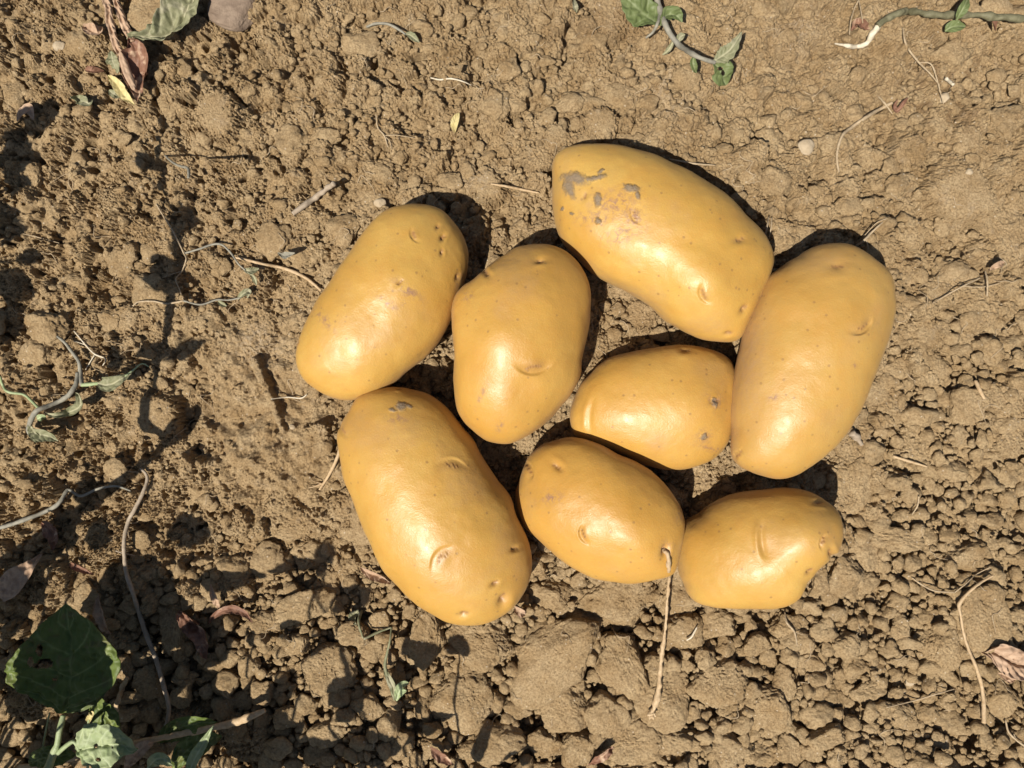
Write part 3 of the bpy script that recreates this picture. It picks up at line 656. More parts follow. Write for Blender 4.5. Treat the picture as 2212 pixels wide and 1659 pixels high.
for i, c in enumerate(CL):
    x, y, rx, ry, tr, rise, z_ = c
    g = P(x, y, 0); bz = hat(g[0], g[1], base); rm = (rx + ry) / 2
    sub = 6 if rm > 44 else 5
    v, f = clod_proto(sub, 4000 + i, soft=14, nz=min(.10, 4.0 / rm), lump=.18, flat_top=True, fine=min(6.5 / rm, .3), fw=.8)
    v = v.copy(); v[:, 2] *= .74
    top = bz + (rise * 1.9 + 4 if z_ in 'abcdf' else rise + 2); hgt = rm * .62
    a = math.radians(tr); w_ = v * np.array([rx, ry, rm]) * 1.06
    w_ = np.stack([w_[:, 0] * math.cos(a) - w_[:, 1] * math.sin(a), w_[:, 0] * math.sin(a) + w_[:, 1] * math.cos(a), w_[:, 2]], 1)
    w_[:, 2] += top - w_[:, 2].max()
    n_ = w_ / np.linalg.norm(w_ - [0, 0, top - hgt], axis=1, keepdims=True)
    if i == [k for k, q_ in enumerate(CL) if q_[2] == 118][0]:       # finger-smooth groove across the widest clod
        u_ = w_[:, 0] * math.cos(math.radians(40)) + w_[:, 1] * math.sin(math.radians(40)); t_ = -w_[:, 0] * math.sin(math.radians(40)) + w_[:, 1] * math.cos(math.radians(40))
        w_[:, 2] -= 9 * np.exp(-((t_ - 34) / 11) ** 2)
    gg = P(x, y, top); w_[:, :2] += gg[:2]; CLV.append(w_)
    o = link("soil_clod", w_ * S, f, M_SOIL); recenter(o, (gg[0], gg[1], top - hgt))
    k = zl[z_].index(c); size = 'large' if rm > 48 else 'medium' if rm > 30 else 'small'; shp = 'elongated' if max(rx, ry) / min(rx, ry) > 1.45 else 'blocky'
    lab = f"{size} {shp} clod, " + (f"{ORD[k]} from left " if len(zl[z_]) > 1 else "") + ZN[z_]
    tag(o, lab, "clod", "loose soil clods around the potatoes"); occ.append((gg[0], gg[1], rm * .92))
pile = Pile()
def strew(n, rmin, rmax, W, seed, sub, frac, jit, p=1.4, spacing=.82, zf=1.0, onto=False, sink=.5):
    rr = np.random.default_rng(seed); cs = 70.0; grid = {}
    for (x, y, r) in occ: grid.setdefault((int(x // cs), int(y // cs)), []).append((x, y, r))
    xs = rr.uniform(-1200, 1200, n); ys = rr.uniform(-930, 930, n); keep = rr.random(n)
    for x, y, kp_ in zip(xs, ys, keep):
        if kp_ > hat(x, y, W): continue
        r = rmin * (rmax / rmin) ** (rr.random() ** p); gi, gj = int(x // cs), int(y // cs); ok = True
        for a in (-2, -1, 0, 1, 2):
            for b in (-2, -1, 0, 1, 2):
                for (ox, oy, orr) in grid.get((gi + a, gj + b), ()):
                    if (ox - x) ** 2 + (oy - y) ** 2 < ((orr + r) * spacing) ** 2: ok = False; break
                if not ok: break
            if not ok: break
        if not ok: continue
        grid.setdefault((gi, gj), []).append((x, y, r)); occ.append((x, y, r))
        M = rotm(rr.uniform(0, 6.28), rr.uniform(0, 6.28), rr.uniform(0, 6.28))
        asp = rr.uniform(.85, 1.3); zs = rr.uniform(.65, .95) * zf
        z = (gz(x, y, 1) + r * zs * (1 - sink * 2)) if onto else hat(x, y, base) - frac * hat(x, y, lower) + rr.normal(0, jit) * min(1, .25 + hat(x, y, lower) / 40) - r * zs * .8
        sb = sub if sub != 4 else (4 if r > 18 else 3)
        pile.add(PRO[sb][rr.integers(len(PRO[sb]))], np.array([x, y, z]), np.array([r * asp, r / asp ** .5, r * zs]) * 1.05, M)
strew(2600, 12, 34, W_smooth * ss(-.6, .6, mid + .4 * wob) * .8, 70, 4, .0, 3, p=1.8, spacing=.80, zf=.55)
strew(260, 12, 30, W_rough * ss(.2, .9, mid), 76, 4, .12, 9, spacing=.90)
strew(9000, 12, 27, W_clod * (.4 + .6 * ss(-.8, .4, mid)), 71, 4, .16, 6, spacing=.78)
strew(30000, 6, 13, np.clip(W_clod + .30 * W_smooth + .03 * W_rough, 0, 1), 72, 3, .38, 6, spacing=.78)
strew(40000, 3.2, 6.5, np.clip(W_clod + .12 * W_rough + .5 * W_smooth, 0, 1), 73, 2, .5, 7, spacing=.80)
occ = []
strew(260, 6, 14, W_rough * .7 + .2 * W_smooth, 74, 3, 0, 0, onto=True, sink=.46, spacing=1.05, p=2)
strew(4000, 3, 6.0, np.clip(W_rough * .4 + .3 * W_fine + .12 * W_smooth + .5 * W_clod, 0, 1), 75, 2, 0, 0, onto=True, sink=.42, spacing=1.1)
for key in "ABCDEFGH":
    q = POT[key]; poly = np.array(q['o'], float); c_ = poly.mean(0); rr = np.random.default_rng(ord(key))
    g_ = np.stack([poly[:, 0] - c_[0], -(poly[:, 1] - c_[1])], -1); th_, rT_ = polar(g_, np.zeros(2))
    for k_ in range(150):
        a = rr.uniform(-np.pi, np.pi); f_ = rr.normal(.95, .045); r0 = np.interp(a, th_, rT_, period=2 * np.pi) * f_; r = rr.uniform(3, 8) * (1 + (rr.random() < .15))
        g = P(c_[0], c_[1], 0) + np.array([math.cos(a) * r0, math.sin(a) * r0, 0]); z = gz(g[0], g[1], 1) + r * .3
        pile.add(PRO[3][rr.integers(24)], np.array([g[0], g[1], z]), np.array([r, r, r * .8]), rotm(*rr.uniform(0, 6.28, 3)))
TOP = H.copy()
def raise_top(V):
    i = np.clip(((V[:, 0] + 1250) / ST).round().astype(int), 0, NX - 1); j = np.clip(((V[:, 1] + 965) / ST).round().astype(int), 0, NY - 1)
    np.maximum.at(TOP, (j, i), V[:, 2])
raise_top(np.concatenate(pile.v))
for V_ in CLV: raise_top(V_)
crumbs = pile.build("soil_crumbs", M_SOIL); tag(crumbs, None, None, kind="stuff")
crumbs["label"] = "loose tan crumbs of dry soil strewn over the ground"; crumbs["category"] = "soil crumbs"
print("crumb verts", pile.n)

# ------------------------------------------------------------------ stems, roots, leaves
BM = {}
def top_at(x, y, r=2):
    i = int(np.clip((x + 1250) / ST, r, NX - 1 - r)); j = int(np.clip((y + 965) / ST, r, NY - 1 - r)); return float(TOP[j - r:j + r + 1, i - r:i + r + 1].max())
def resolve(pts):                       # [(px, py, dz)] heights above the soil -> grid points
    o = []
    for (x, y, dz) in pts:
        z = 0
        for _ in range(3):
            g = P(x, y, z); z = top_at(g[0], g[1]) + dz if abs(g[0]) < 1240 and abs(g[1]) < 955 else dz
        o.append(P(x, y, z))
    return np.array(o)
def spline(p, n):
    p = np.asarray(p, float)
    if len(p) == 2: return p[0] + (p[1] - p[0]) * np.linspace(0, 1, n)[:, None]
    q = np.vstack([2 * p[0] - p[1], p, 2 * p[-1] - p[-2]]); t = np.linspace(0, len(p) - 1.0001, n); i = t.astype(int); f = (t - i)[:, None]
    a, b, c, d = q[i], q[i + 1], q[i + 2], q[i + 3]
    return .5 * ((2 * b) + (c - a) * f + (2 * a - 5 * b + 4 * c - d) * f ** 2 + (3 * b - a - 3 * c + d) * f ** 3)
def tube_geo(path, rad, nseg=None, sides=9, rough=.12, seed=0, flat=1.0):
    path = np.asarray(path, float); L = np.linalg.norm(np.diff(path, axis=0), axis=1).sum()
    n = nseg or int(max(10, min(160, L / 3))); c = spline(path, n)
    r = np.interp(np.linspace(0, 1, n), np.linspace(0, 1, len(rad)), rad)
    t = np.gradient(c, axis=0); t /= np.linalg.norm(t, axis=1, keepdims=True) + 1e-9
    up = np.array([0, 0, 1.0]); s_ = np.cross(t, up); s_ /= np.linalg.norm(s_, axis=1, keepdims=True) + 1e-9
    bad = np.abs(t[:, 2]) > .98; s_[bad] = (1, 0, 0); w_ = np.cross(s_, t)
    a = np.linspace(0, 2 * np.pi, sides, endpoint=False)
    V = c[:, None] + r[:, None, None] * (np.cos(a)[None, :, None] * s_[:, None] + flat * np.sin(a)[None, :, None] * w_[:, None])
    V = V.reshape(-1, 3); nr = V - np.repeat(c, sides, 0)
    V = V + nr * (rough * 2 * fbm3(V, max(3, float(np.mean(rad)) * 2.5), 2, seed))[:, None]
    idx = np.arange(n * sides).reshape(n, sides)
    F = np.stack([idx[:-1], np.roll(idx[:-1], -1, 1), np.roll(idx[1:], -1, 1), idx[1:]], -1).reshape(-1, 4)
    V = np.vstack([V, c[0], c[-1]]); k = n * sides
    cap = [[k, (j + 1) % sides, j, j] for j in range(sides)] + [[k + 1, idx[-1, j], idx[-1, (j + 1) % sides], idx[-1, (j + 1) % sides]] for j in range(sides)]
    return V, np.vstack([F, cap])
def tri(F):                              # quads with a repeated corner -> triangles, all as triangles
    F = np.asarray(F); a = F[:, [0, 1, 2]]; b = F[:, [0, 2, 3]]; b = b[F[:, 2] != F[:, 3]]; return np.vstack([a, b])
def solid(name, geos, mat, parent=None, attrs=None):
    V = []; F = []; n = 0
    for v, f in geos: V.append(v); F.append(tri(f) + n); n += len(v)
    return link(name, np.concatenate(V) * S, np.concatenate(F), mat, parent=parent, attrs=attrs)
def strand(name, pts, rad, mat, label=None, cat=None, group=None, parent=None, extra=(), seed=0, rest=True, flat=1.0, sides=9, rough=.12):
    pth = resolve(pts) if rest else np.array([P(*p) for p in pts])
    g = [tube_geo(pth, rad, seed=seed, flat=flat, sides=sides, rough=rough)]
    for (pp, rr_) in extra: g.append(tube_geo(resolve(pp) if rest else np.array([P(*p) for p in pp]), rr_, seed=seed + 3, sides=6))
    o = solid(name, g, mat, parent)
    if label: tag(o, label, cat, group); recenter(o, tuple(pth[0]))
    return o
def leaf_geo(mid, wl, wr, curl=0.0, droop=0.0, wav=2.0, holes=(), seed=0, thick=.9, nu=56, nv=30, teeth=0.0, veins=6, up=None, relief=1.2):
    """mid: spline points of the midrib; wl/wr: half-widths left/right along it; curl lifts the edges."""
    c = spline(mid, nu); t = np.gradient(c, axis=0); t /= np.linalg.norm(t, axis=1, keepdims=True) + 1e-9
    u = np.linspace(0, 1, nu); up = np.array(up if up is not None else (0, 0, 1.0))
    sd = np.cross(t, up); sd /= np.linalg.norm(sd, axis=1, keepdims=True) + 1e-9; nn = np.cross(sd, t)
    L = np.interp(u, np.linspace(0, 1, len(wl)), wl); R_ = np.interp(u, np.linspace(0, 1, len(wr)), wr)
    k = np.array([1, 2, 3, 2, 1]) / 9.0
    L = np.convolve(np.pad(L, 2, mode='edge'), k, 'valid'); R_ = np.convolve(np.pad(R_, 2, mode='edge'), k, 'valid')
    L[0] = R_[0] = L[-1] = R_[-1] = .4
    if teeth: L = L * (1 + teeth * np.sin(u * 46 + seed)); R_ = R_ * (1 + teeth * np.sin(u * 41 + seed * 2))
    v = np.linspace(-1, 1, nv); vv = v[None]; W_ = np.where(vv < 0, L[:, None], R_[:, None])
    a = np.clip(np.abs(curl) * vv, -3, 3)
    lat = (np.sin(a) / max(abs(curl), 1e-3)) if curl else vv * np.ones_like(u[:, None])
    lift = ((1 - np.cos(a)) / max(abs(curl), 1e-3)) * np.sign(curl) if curl else 0 * vv * np.ones_like(u[:, None])
    ph = (u[:, None] * veins * 1.0 - np.abs(vv) * 1.3) * 2 * np.pi
    vein = np.maximum(np.exp(-(vv * W_ / 1.6) ** 2), np.clip(np.cos(ph), 0, 1) ** 24 * (np.abs(vv) < .95) * .8)
    h = relief * (np.abs(np.sin(ph / 2)) - .5) * (np.abs(vv) ** .5) - 1.6 * relief * np.exp(-(vv * W_ / 3.0) ** 2)
    V = c[:, None] + sd[:, None] * (lat * W_)[..., None] + nn[:, None] * (lift * W_ + h)[..., None]
    V = V.reshape(-1, 3); w_ = wav * fbm3(V, 32, 3, seed) + .4 * min(wav, 8) * (1 - 2 * np.abs(vn3(V, 11, seed + 3))); V = V + np.repeat(nn, nv, 0) * w_[:, None] - np.array([0, 0, 1.0]) * (droop * np.repeat(u ** 2, nv))[:, None]
    idx = np.arange(nu * nv).reshape(nu, nv)
    F = np.stack([idx[:-1, :-1], idx[:-1, 1:], idx[1:, 1:], idx[1:, :-1]], -1).reshape(-1, 4)
    if len(holes):
        cc = V[F].mean(1); kp = D / (D - cc[:, 2]); X = cc[:, 0] * kp + HW; Y = HH - cc[:, 1] * kp; kill = np.zeros(len(F), bool)
        jag = 1 + .25 * fbm3(np.stack([X, Y, X * 0], 1), 7, 2, 5)
        for (hx, hy, hr, hs) in holes: kill |= (((X - hx) / hr) ** 2 + ((Y - hy) / hs) ** 2) < jag
        F = F[~kill]
    nrm = np.repeat(nn, nv, 0); n0 = len(V); V2 = V - nrm * thick; F2 = F[:, ::-1] + n0
    ed = {}
    for q in F:
        for i_ in range(4):
            a_, b_ = int(q[i_]), int(q[(i_ + 1) % 4])
            if (b_, a_) in ed: del ed[(b_, a_)]
            else: ed[(a_, b_)] = 1
    F3 = np.array([[b_, a_, a_ + n0, b_ + n0] for (a_, b_) in ed]) if ed else np.zeros((0, 4), int)
    return np.vstack([V, V2]), np.vstack([F, F2, F3]), np.concatenate([vein.ravel()] * 2)
def leaf(name, mid, wl, wr, mat, parent=None, label=None, cat=None, group=None, rest=True, **kw):
    m_ = resolve(mid) if rest else np.array([P(*p) for p in mid])
    V, F, vn = leaf_geo(m_, wl, wr, **kw)
    o = link(name, V * S, F, mat, parent=parent, attrs=dict(vein=vn))
    if label: tag(o, label, cat, group); recenter(o, tuple(m_[0]))
    return o

# stalk still attached to its potato
def stalk():
    o = pot_objs['F']
    pp = pot_pts['F']; kp = D / (D - pp[:, 2]); X = pp[:, 0] * kp + HW; Y = HH - pp[:, 1] * kp
    def on(x, y): 
        d_ = np.hypot(X - x, Y - y); near = d_ < 5; return float(pp[near, 2].max()) if near.any() else 60.0
    L_ = [(1437,1189,-4),(1440,1194,3),(1443,1204,5),(1444,1216,6),(1445,1230,8)]
    pth = [P(x, y, on(x, y) + e_) for x, y, e_ in L_] + [P(1445,1246,112), P(1444,1264,76), P(1443,1282,54), P(1441,1300,40), P(1438,1350,30), P(1432,1400,24), P(1427,1440,22), P(1424,1480,22), P(1418,1515,20), P(1408,1540,18)]
    pth = np.array(pth)
    for i_ in range(9, len(pth)): pth[i_, 2] = max(pth[i_, 2], top_at(pth[i_, 0], pth[i_, 1], 4) + 7)
    g = [tube_geo(pth, [5.5, 5.0, 3.4, 4.2, 3.2, 3.6, 2.8, 3.0, 3.0, 3.2, 4.0, 5.0, 5.4, 5.6, 6.0], rough=.45, seed=4)]
    e = pth[-1]
    for dx, dy in ((-10, -4), (-6, -12), (4, -13), (9, -6)): g.append(tube_geo(np.array([e, e + [dx * .6, dy * .6, 2], e + [dx, dy, 4]]), [5, 4, 1.2], rough=.5, seed=dx))
    V = []; F = []; n = 0
    for v, f in g: V.append(v); F.append(tri(f) + n); n += len(v)
    st = link("stalk", np.concatenate(V) * S, np.concatenate(F), M_STRAW); st.parent = o; st.location = -Vector(o.location); st["label"] = "dry beige stalk hanging off one end"
stalk()

# ---- thin dry pieces (path in picture coordinates, height over the soil)
G1 = "dry straws and twigs on the soil"; G2 = "fine pale roots on the soil"
strand("dry_twig", [(1928,222,3),(1900,236,6),(1870,254,7),(1840,275,5),(1820,292,4),(1810,320,3),(1808,345,3),(1812,372,2)], [3.6,3.8,3.8,3.6,3.2,2.8,2.4,1.8], M_ROOT, "curved pale dry twig lying above and left of the rightmost potato", "twig", G1, extra=[([(1893,204,2),(1910,222,4),(1928,246,2)],[2,2.4,1.4])])
strand("dry_twig", [(2146,1243,10),(2125,1254,7),(2105,1268,6),(2085,1287,5),(2072,1306,4),(2075,1330,5),(2082,1370,6),(2092,1402,6),(2108,1440,7),(2120,1480,6),(2125,1520,5),(2125,1562,3)], [1.6,2.6,3.0,3.2,4.0,2.6,3.0,3.4,3.8,4.0,4.2,4.2], M_STRAW, "long bent pale twig near the right edge by the pinkish dead leaf", "twig", G1)
strand("dry_twig", [(632,462,2),(655,446,3),(680,428,5),(705,409,9),(722,397,40)], [5,5.5,6,6,5.6], M_TWIG, "short straight grey brown twig with raised end, above the leftmost potato", "twig", G1, rough=.3)
strand("straw", [(507,556,2),(535,562,5),(567,570,6),(600,576,6),(632,586,6),(660,600,5),(680,615,4),(694,628,3)], [2.2,2.8,3,3.2,4.0,3.4,3.2,2.4], M_STRAW, "curved pale straw whose end touches the leftmost potato", "straw", G1)
strand("straw", [(1060,397,3),(1090,402,5),(1125,409,6),(1165,417,4)], [1.6,2.6,3.0,1.8], M_STRAW, "thin pale straw left of the largest potato", "straw", G1)
strand("straw", [(735,968,30),(728,990,16),(718,1012,7),(705,1035,4),(690,1058,3)], [3.6,3.8,3.6,3.0,2.6], M_STRAW, "short frayed straw leaning on the lower left potato", "straw", G1, extra=[([(700,1043,3),(682,1050,4),(666,1054,2)],[2,2,1]),([(697,1045,3),(680,1040,5),(672,1036,3)],[1.6,1.4,.8])])
strand("straw", [(2107,822,3),(2116,842,5),(2127,862,3)], [3.8,4,3], M_STRAW, "short thick straw stub on the clods right of the rightmost potato", "straw", G1)
strand("straw", [(1840,935,4),(1852,948,7),(1862,962,5)], [7,7,5], M_TWIG, "broad woody splinter at the lower right of the rightmost potato", "straw", G1, rough=.4)
strand("straw", [(1929,985,2),(1960,995,5),(2003,1008,3)], [2.6,3.2,2], M_STRAW, "pale straw lying right of the woody splinter", "straw", G1)
strand("straw", [(2044,170,3),(2053,178,4),(2060,184,3)], [4,4,3.6], M_WHITE, "short white straw chip in the upper right soil", "straw", G1, sides=5)
strand("straw", [(277,1611,60),(320,1600,62),(380,1588,62),(440,1576,60),(500,1562,56),(540,1548,54),(573,1534,54)], [5,6.5,7.5,8,8,7.5,5], M_STRAW, "long broken brown straw lying across the bottom left leaves", "straw", G1, rough=.25, flat=.6)
strand("straw", [(40,1661,20),(80,1653,24),(120,1645,26),(167,1634,28)], [6,8,8,7], M_STRAW, "brown straw under the pale leaf at the bottom left edge", "straw", G1, rough=.25, flat=.6)
strand("straw", [(246,1538,18),(254,1515,24),(264,1490,30),(275,1464,34)], [8,8,6.5,4], M_STRAW, "splintered upright straw right of the big dark leaf", "straw", G1, rough=.4, flat=.5)
strand("root", [(1921,466,3),(1900,486,5),(1880,505,8),(1866,520,10),(1848,532,8)], [1.4,2,2.4,2.6,2], M_ROOT, "branching pale root above the rightmost potato", "root", G2, extra=[([(1915,472,3),(1893,482,4),(1868,508,3)],[1,1.2,.8]),([(1870,515,6),(1874,528,6),(1876,538,4)],[1.2,1.2,.7])])
strand("root", [(1447,344,3),(1475,349,5),(1505,354,5),(1545,357,3)], [1.2,1.8,2,1.3], M_ROOT, "pale root along the upper side of the largest potato", "root", G2, extra=[([(1490,351,4),(1484,362,4),(1482,370,2)],[1,.9,.5])])
strand("root", [(1661,468,10),(1657,490,20),(1652,512,28),(1646,535,30),(1640,560,34)], [1.6,1.8,1.8,1.2,.8], M_ROOT, "thin roots hanging over the right end of the largest potato", "root", G2, extra=[([(1667,470,8),(1666,490,14),(1662,512,18)],[1.4,1.6,1.2])])
strand("root", [(930,168,3),(950,172,5),(975,170,6),(1000,176,5),(1018,184,3)], [1.5,1.8,1.8,1.6,1], M_WHITE, "white curved root on the soil top centre", "root", G2)
strand("root", [(812,246,3),(816,275,4),(830,293,4),(838,318,2)], [1,1.6,1.8,1], M_ROOT, "forked hair root left of the yellow leaf scrap", "root", G2, extra=[([(830,293,3),(855,292,3),(895,298,2)],[1.2,1,.7]),([(830,293,3),(842,305,3),(846,322,2)],[1.1,1,.6])])
strand("root", [(337,440,3),(350,462,5),(362,480,6),(374,500,7),(385,522,7),(397,547,6),(402,560,5),(393,586,5),(380,603,4),(388,626,4),(397,650,3)], [1.2,1.5,1.7,1.8,1.8,1.8,1.5,1.4,1.4,1.3,1], M_ROOT, "long wavy pale root running down beside the wilted seedling", "root", G2, extra=[([(393,586,4),(372,592,4),(350,600,3)],[1.2,1,.7])])
strand("root", [(1855,0,4),(1845,20,6),(1838,45,5),(1835,75,3)], [1.6,1.6,1.6,1], M_ROOT, "thin tan root hanging in at the top edge left of the vine", "root", G2, extra=[([(1855,0,4),(1860,25,5),(1864,50,3)],[1.4,1.3,1])])
strand("root", [(1950,60,3),(1955,90,4),(1965,110,5),(1985,135,5),(2010,160,3),(2030,185,2)], [1.2,2,2.2,2.2,1.6,1], M_ROOT, "thin branching root under the vine in the upper right", "root", G2, extra=[([(1985,135,4),(2010,138,4),(2022,165,3),(2038,225,2)],[1.5,1.6,1.6,.8])])
strand("root", [(2310-325,1072,3),(1982,1092,5),(1970,1112,3)], [1.6,1.8,1.2], M_ROOT, "tiny root right of the grooved potato", "root", G2)
strand("root", [(1695,1322,3),(1700,1345,5),(1716,1365,5),(1722,1395,3)], [1.6,2.4,2.2,1], M_ROOT, "wavy pale root just under the grooved potato", "root", G2, extra=[([(1716,1365,5),(1738,1372,4)],[1,.6])])
strand("root", [(1970,1248,4),(1990,1262,6),(2018,1276,6),(2062,1280,5)], [1.4,1.8,1.8,1.2], M_ROOT, "pale root reaching towards the bent twig on the right", "root", G2, extra=[([(2062,1280,5),(2085,1262,6),(2110,1240,6),(2140,1225,4)],[1.4,1.4,1.3,1])])
strand("root", [(1915,1528,3),(1980,1512,5),(2020,1500,5),(2062,1488,3)], [1.2,1.6,1.6,1], M_ROOT, "long thin root over the clods in the lower right", "root", G2)
strand("root", [(2172,1555,4),(2178,1580,6),(2195,1598,6),(2214,1612,5)], [1.8,2.2,2.2,2], M_ROOT, "forked root in the bottom right corner", "root", G2, extra=[([(2195,1598,5),(2190,1585,6)],[1.4,1])])
strand("root", [(1483,1383,7),(1494,1375,8),(1506,1354,6)], [1.6,2.4,1.4], M_WHITE, "white root scrap right of the potato stalk", "root", G2)
strand("root", [(585,862,3),(620,858,4),(650,860,5),(663,852,3)], [.9,1.4,1.6,1.2], M_WHITE, "thin white root left of the gap between the two left potatoes", "root", G2)
strand("root", [(50,505,3),(80,512,4),(128,525,2)], [.9,1,.7], M_ROOT, "hair thin root near the left edge", "root", G2)
strand("root", [(1985+30,655,4),(2040,640,6),(2080,618,7),(2118,600,5)], [1.2,1.6,1.6,1.2], M_ROOT, "tangled pale root high on the right side clods", "root", G2, extra=[([(2080,618,6),(2120,620,6),(2160,612,5)],[1.3,1.3,.8]),([(2128,585,10),(2133,610,12),(2132,640,6)],[2,1.8,1.4])])
strand("root", [(160,715,3),(185,745,4),(205,765,5),(228,775,5),(222,790,4)], [1.2,1.6,1.8,1.5,1], M_WHITE, "pale hairy root right of the wilted weed's stem", "root", G2, extra=[([(185,745,4),(170,740,5),(158,737,3)],[1,1,.6]),([(205,765,5),(190,790,5),(184,800,3)],[1.3,1.3,.7])])

# ---- loose grey weed stems at the left: long, kinked and upright
strand("weed_stem", [(303,1012,6),(314,1022,9),(318,1036,10),(310,1062,10),(292,1098,10),(277,1128,11),(268,1172,12),(272,1232,14),(287,1280,16),(302,1328,18),(317,1374,20),(338,1428,22),(353,1480,22),(365,1532,20),(355,1582,14)],
       [2.2,3.2,3.6,3.8,4.0,4.2,4.2,4.2,4.4,4.6,5.0,4.8,4.8,4.6,4], M_TWIG, "long grey weed stem curving up from the bottom left shade", "stem", extra=[([(250,1190,6),(270,1196,10),(292,1200,6)],[1.4,1.6,1])])
strand("weed_stem", [(0,1140,4),(30,1131,8),(60,1120,10),(100,1104,11),(126,1088,10),(142,1064,9),(150,1058,8),(175,1071,8),(212,1056,9),(250,1050,7),(282,1060,4)], [4.2,4.6,4.6,4.6,4.4,4.2,3.4,3.4,3.0,2.6,1.6], M_STEM, "kinked grey stem entering at the left edge below the wilted weed", "stem")
strand("weed_stem", [(355,334,4),(368,347,60),(382,356,95),(394,360,125),(405,363,150),(408,372,165),(407,384,172)], [2.0,2.2,2.4,2.6,2.8,3,2.4], M_STEM, "thin upright grey stem casting a long shadow, upper left", "stem", rest=False)

# ---- vine along the top right
r_ = empty("vine", P(2000, 30, 0), "hairy grey green vine stem with small leaves in the top right corner", "vine")
strand("root_end", [(1803,94,2),(1830,99,4),(1850,101,5),(1872,93,8),(1884,72,12),(1899,52,16)], [1.6,3.5,5,6,6.4,6.8], M_WHITE, parent=r_, rough=.3)
strand("stem", [(1896,55,18),(1915,40,22),(1945,28,24),(1960,26,24),(2000,29,22),(2050,33,20),(2110,33,20),(2160,37,20),(2240,42,20)], [6,6.6,7,7.2,7,7.2,7.4,7.6,8], M_VINE, parent=r_, rough=.35)
leaf("leaf", [(2041,68,26),(2052,60,30),(2068,56,32),(2088,56,30)], [1,10,13,11,1], [1,10,13,11,1], M_GREEN, parent=r_, curl=.3, wav=1, veins=4)
leaf("leaf", [(2066,45,32),(2074,30,42),(2084,12,48),(2092,-6,50)], [1,8,11,9,1], [1,8,11,9,1], M_GREEN, parent=r_, curl=.4, wav=1, veins=4)
strand("leaf_stalk", [(2066,42,24),(2070,50,28),(2080,52,30)], [2.2,2,1.6], M_GSTEM, parent=r_)
leaf("bud", [(2142,38,22),(2148,48,26),(2152,66,22)], [1,6,7,5,1], [1,6,7,5,1], M_BROWN, parent=r_, curl=1.2, wav=1)

# ---- weed at the top centre right
r_ = empty("weed", P(1450, 60, 0), "small hairy green weed with ragged leaves at the top edge", "weed")
strand("stem", [(1412,-30,50),(1420,0,48),(1427,28,46),(1438,55,46),(1452,80,48),(1470,100,58),(1495,116,72),(1520,128,84),(1545,135,90)], [5.5,6,7,6.5,6,5.5,5,4.6,4], M_STEM, parent=r_)
strand("leaf_stalk", [(1427,30,46),(1420,52,44),(1410,70,42),(1395,82,40)], [4,3.6,3,2], M_STEM, parent=r_)
leaf("leaf", [(1428,52,44),(1400,38,44),(1372,14,44),(1340,-20,42)], [1,24,34,36,24,1], [1,24,34,34,20,1], M_GREEN, parent=r_, curl=.25, wav=5, veins=6, seed=3, teeth=.05)
leaf("leaf", [(1429,40,46),(1446,30,46),(1462,34,44),(1474,48,42)], [1,16,18,12,1], [1,14,14,8,1], M_GREEN, parent=r_, curl=.3, wav=3, seed=5)
leaf("leaf", [(1375,-8,34),(1366,10,32),(1360,24,28),(1352,34,24)], [1,9,10,7,1], [1,9,10,7,1], M_GREYG, parent=r_, curl=.5, wav=2, seed=6)
leaf("leaf", [(1540,134,90),(1560,120,104),(1580,104,116),(1603,68,124)], [1,10,16,14,8,1], [1,14,20,16,8,1], M_GREYG, parent=r_, curl=.5, wav=5, seed=8, teeth=.1)
leaf("leaf", [(1540,134,88),(1552,146,84),(1562,164,78),(1568,184,70)], [1,18,26,26,20,1], [1,14,22,24,18,1], M_GREEN, parent=r_, curl=.2, wav=4, seed=9, holes=[(1556,148,6,4),(1562,158,4,6)])
leaf("leaf", [(1462,92,48),(1470,80,54),(1480,74,52)], [1,8,7,1], [1,8,7,1], M_GREYG, parent=r_, curl=.6, wav=2, seed=10)
leaf("leaf", [(1500,118,50),(1497,134,46),(1500,148,40),(1504,158,34)], [1,6,8,6,1], [1,6,8,6,1], M_GREEN, parent=r_, curl=.6, wav=2, seed=11)
leaf("leaf", [(1456,84,46),(1449,100,42),(1440,112,36),(1430,118,30)], [1,5,6,4,1], [1,5,6,4,1], M_GREYG, parent=r_, curl=.9, wav=2, seed=12)
r_ = empty("seedling", P(840, 60, 0), "wilted purple stemmed seedling with one small leaf, top centre left", "seedling")
strand("stem", [(792,58,6),(812,51,12),(838,52,16),(862,64,14),(876,74,12)], [2.4,3,3,2.8,2.4], M_STEM, parent=r_)
leaf("leaf", [(874,72,14),(886,76,16),(896,84,16),(906,92,12)], [1,7,9,6,1], [1,6,8,6,1], M_GREYG, parent=r_, curl=.5, wav=2)
leaf("leaf_scrap", [(1240,-4,8),(1242,12,12),(1246,28,8)], [1,5,7,1], [1,5,6,1], M_GREYG, label="tiny grey green leaf at the top edge left of the green weed", cat="leaf", curl=.6, wav=1)

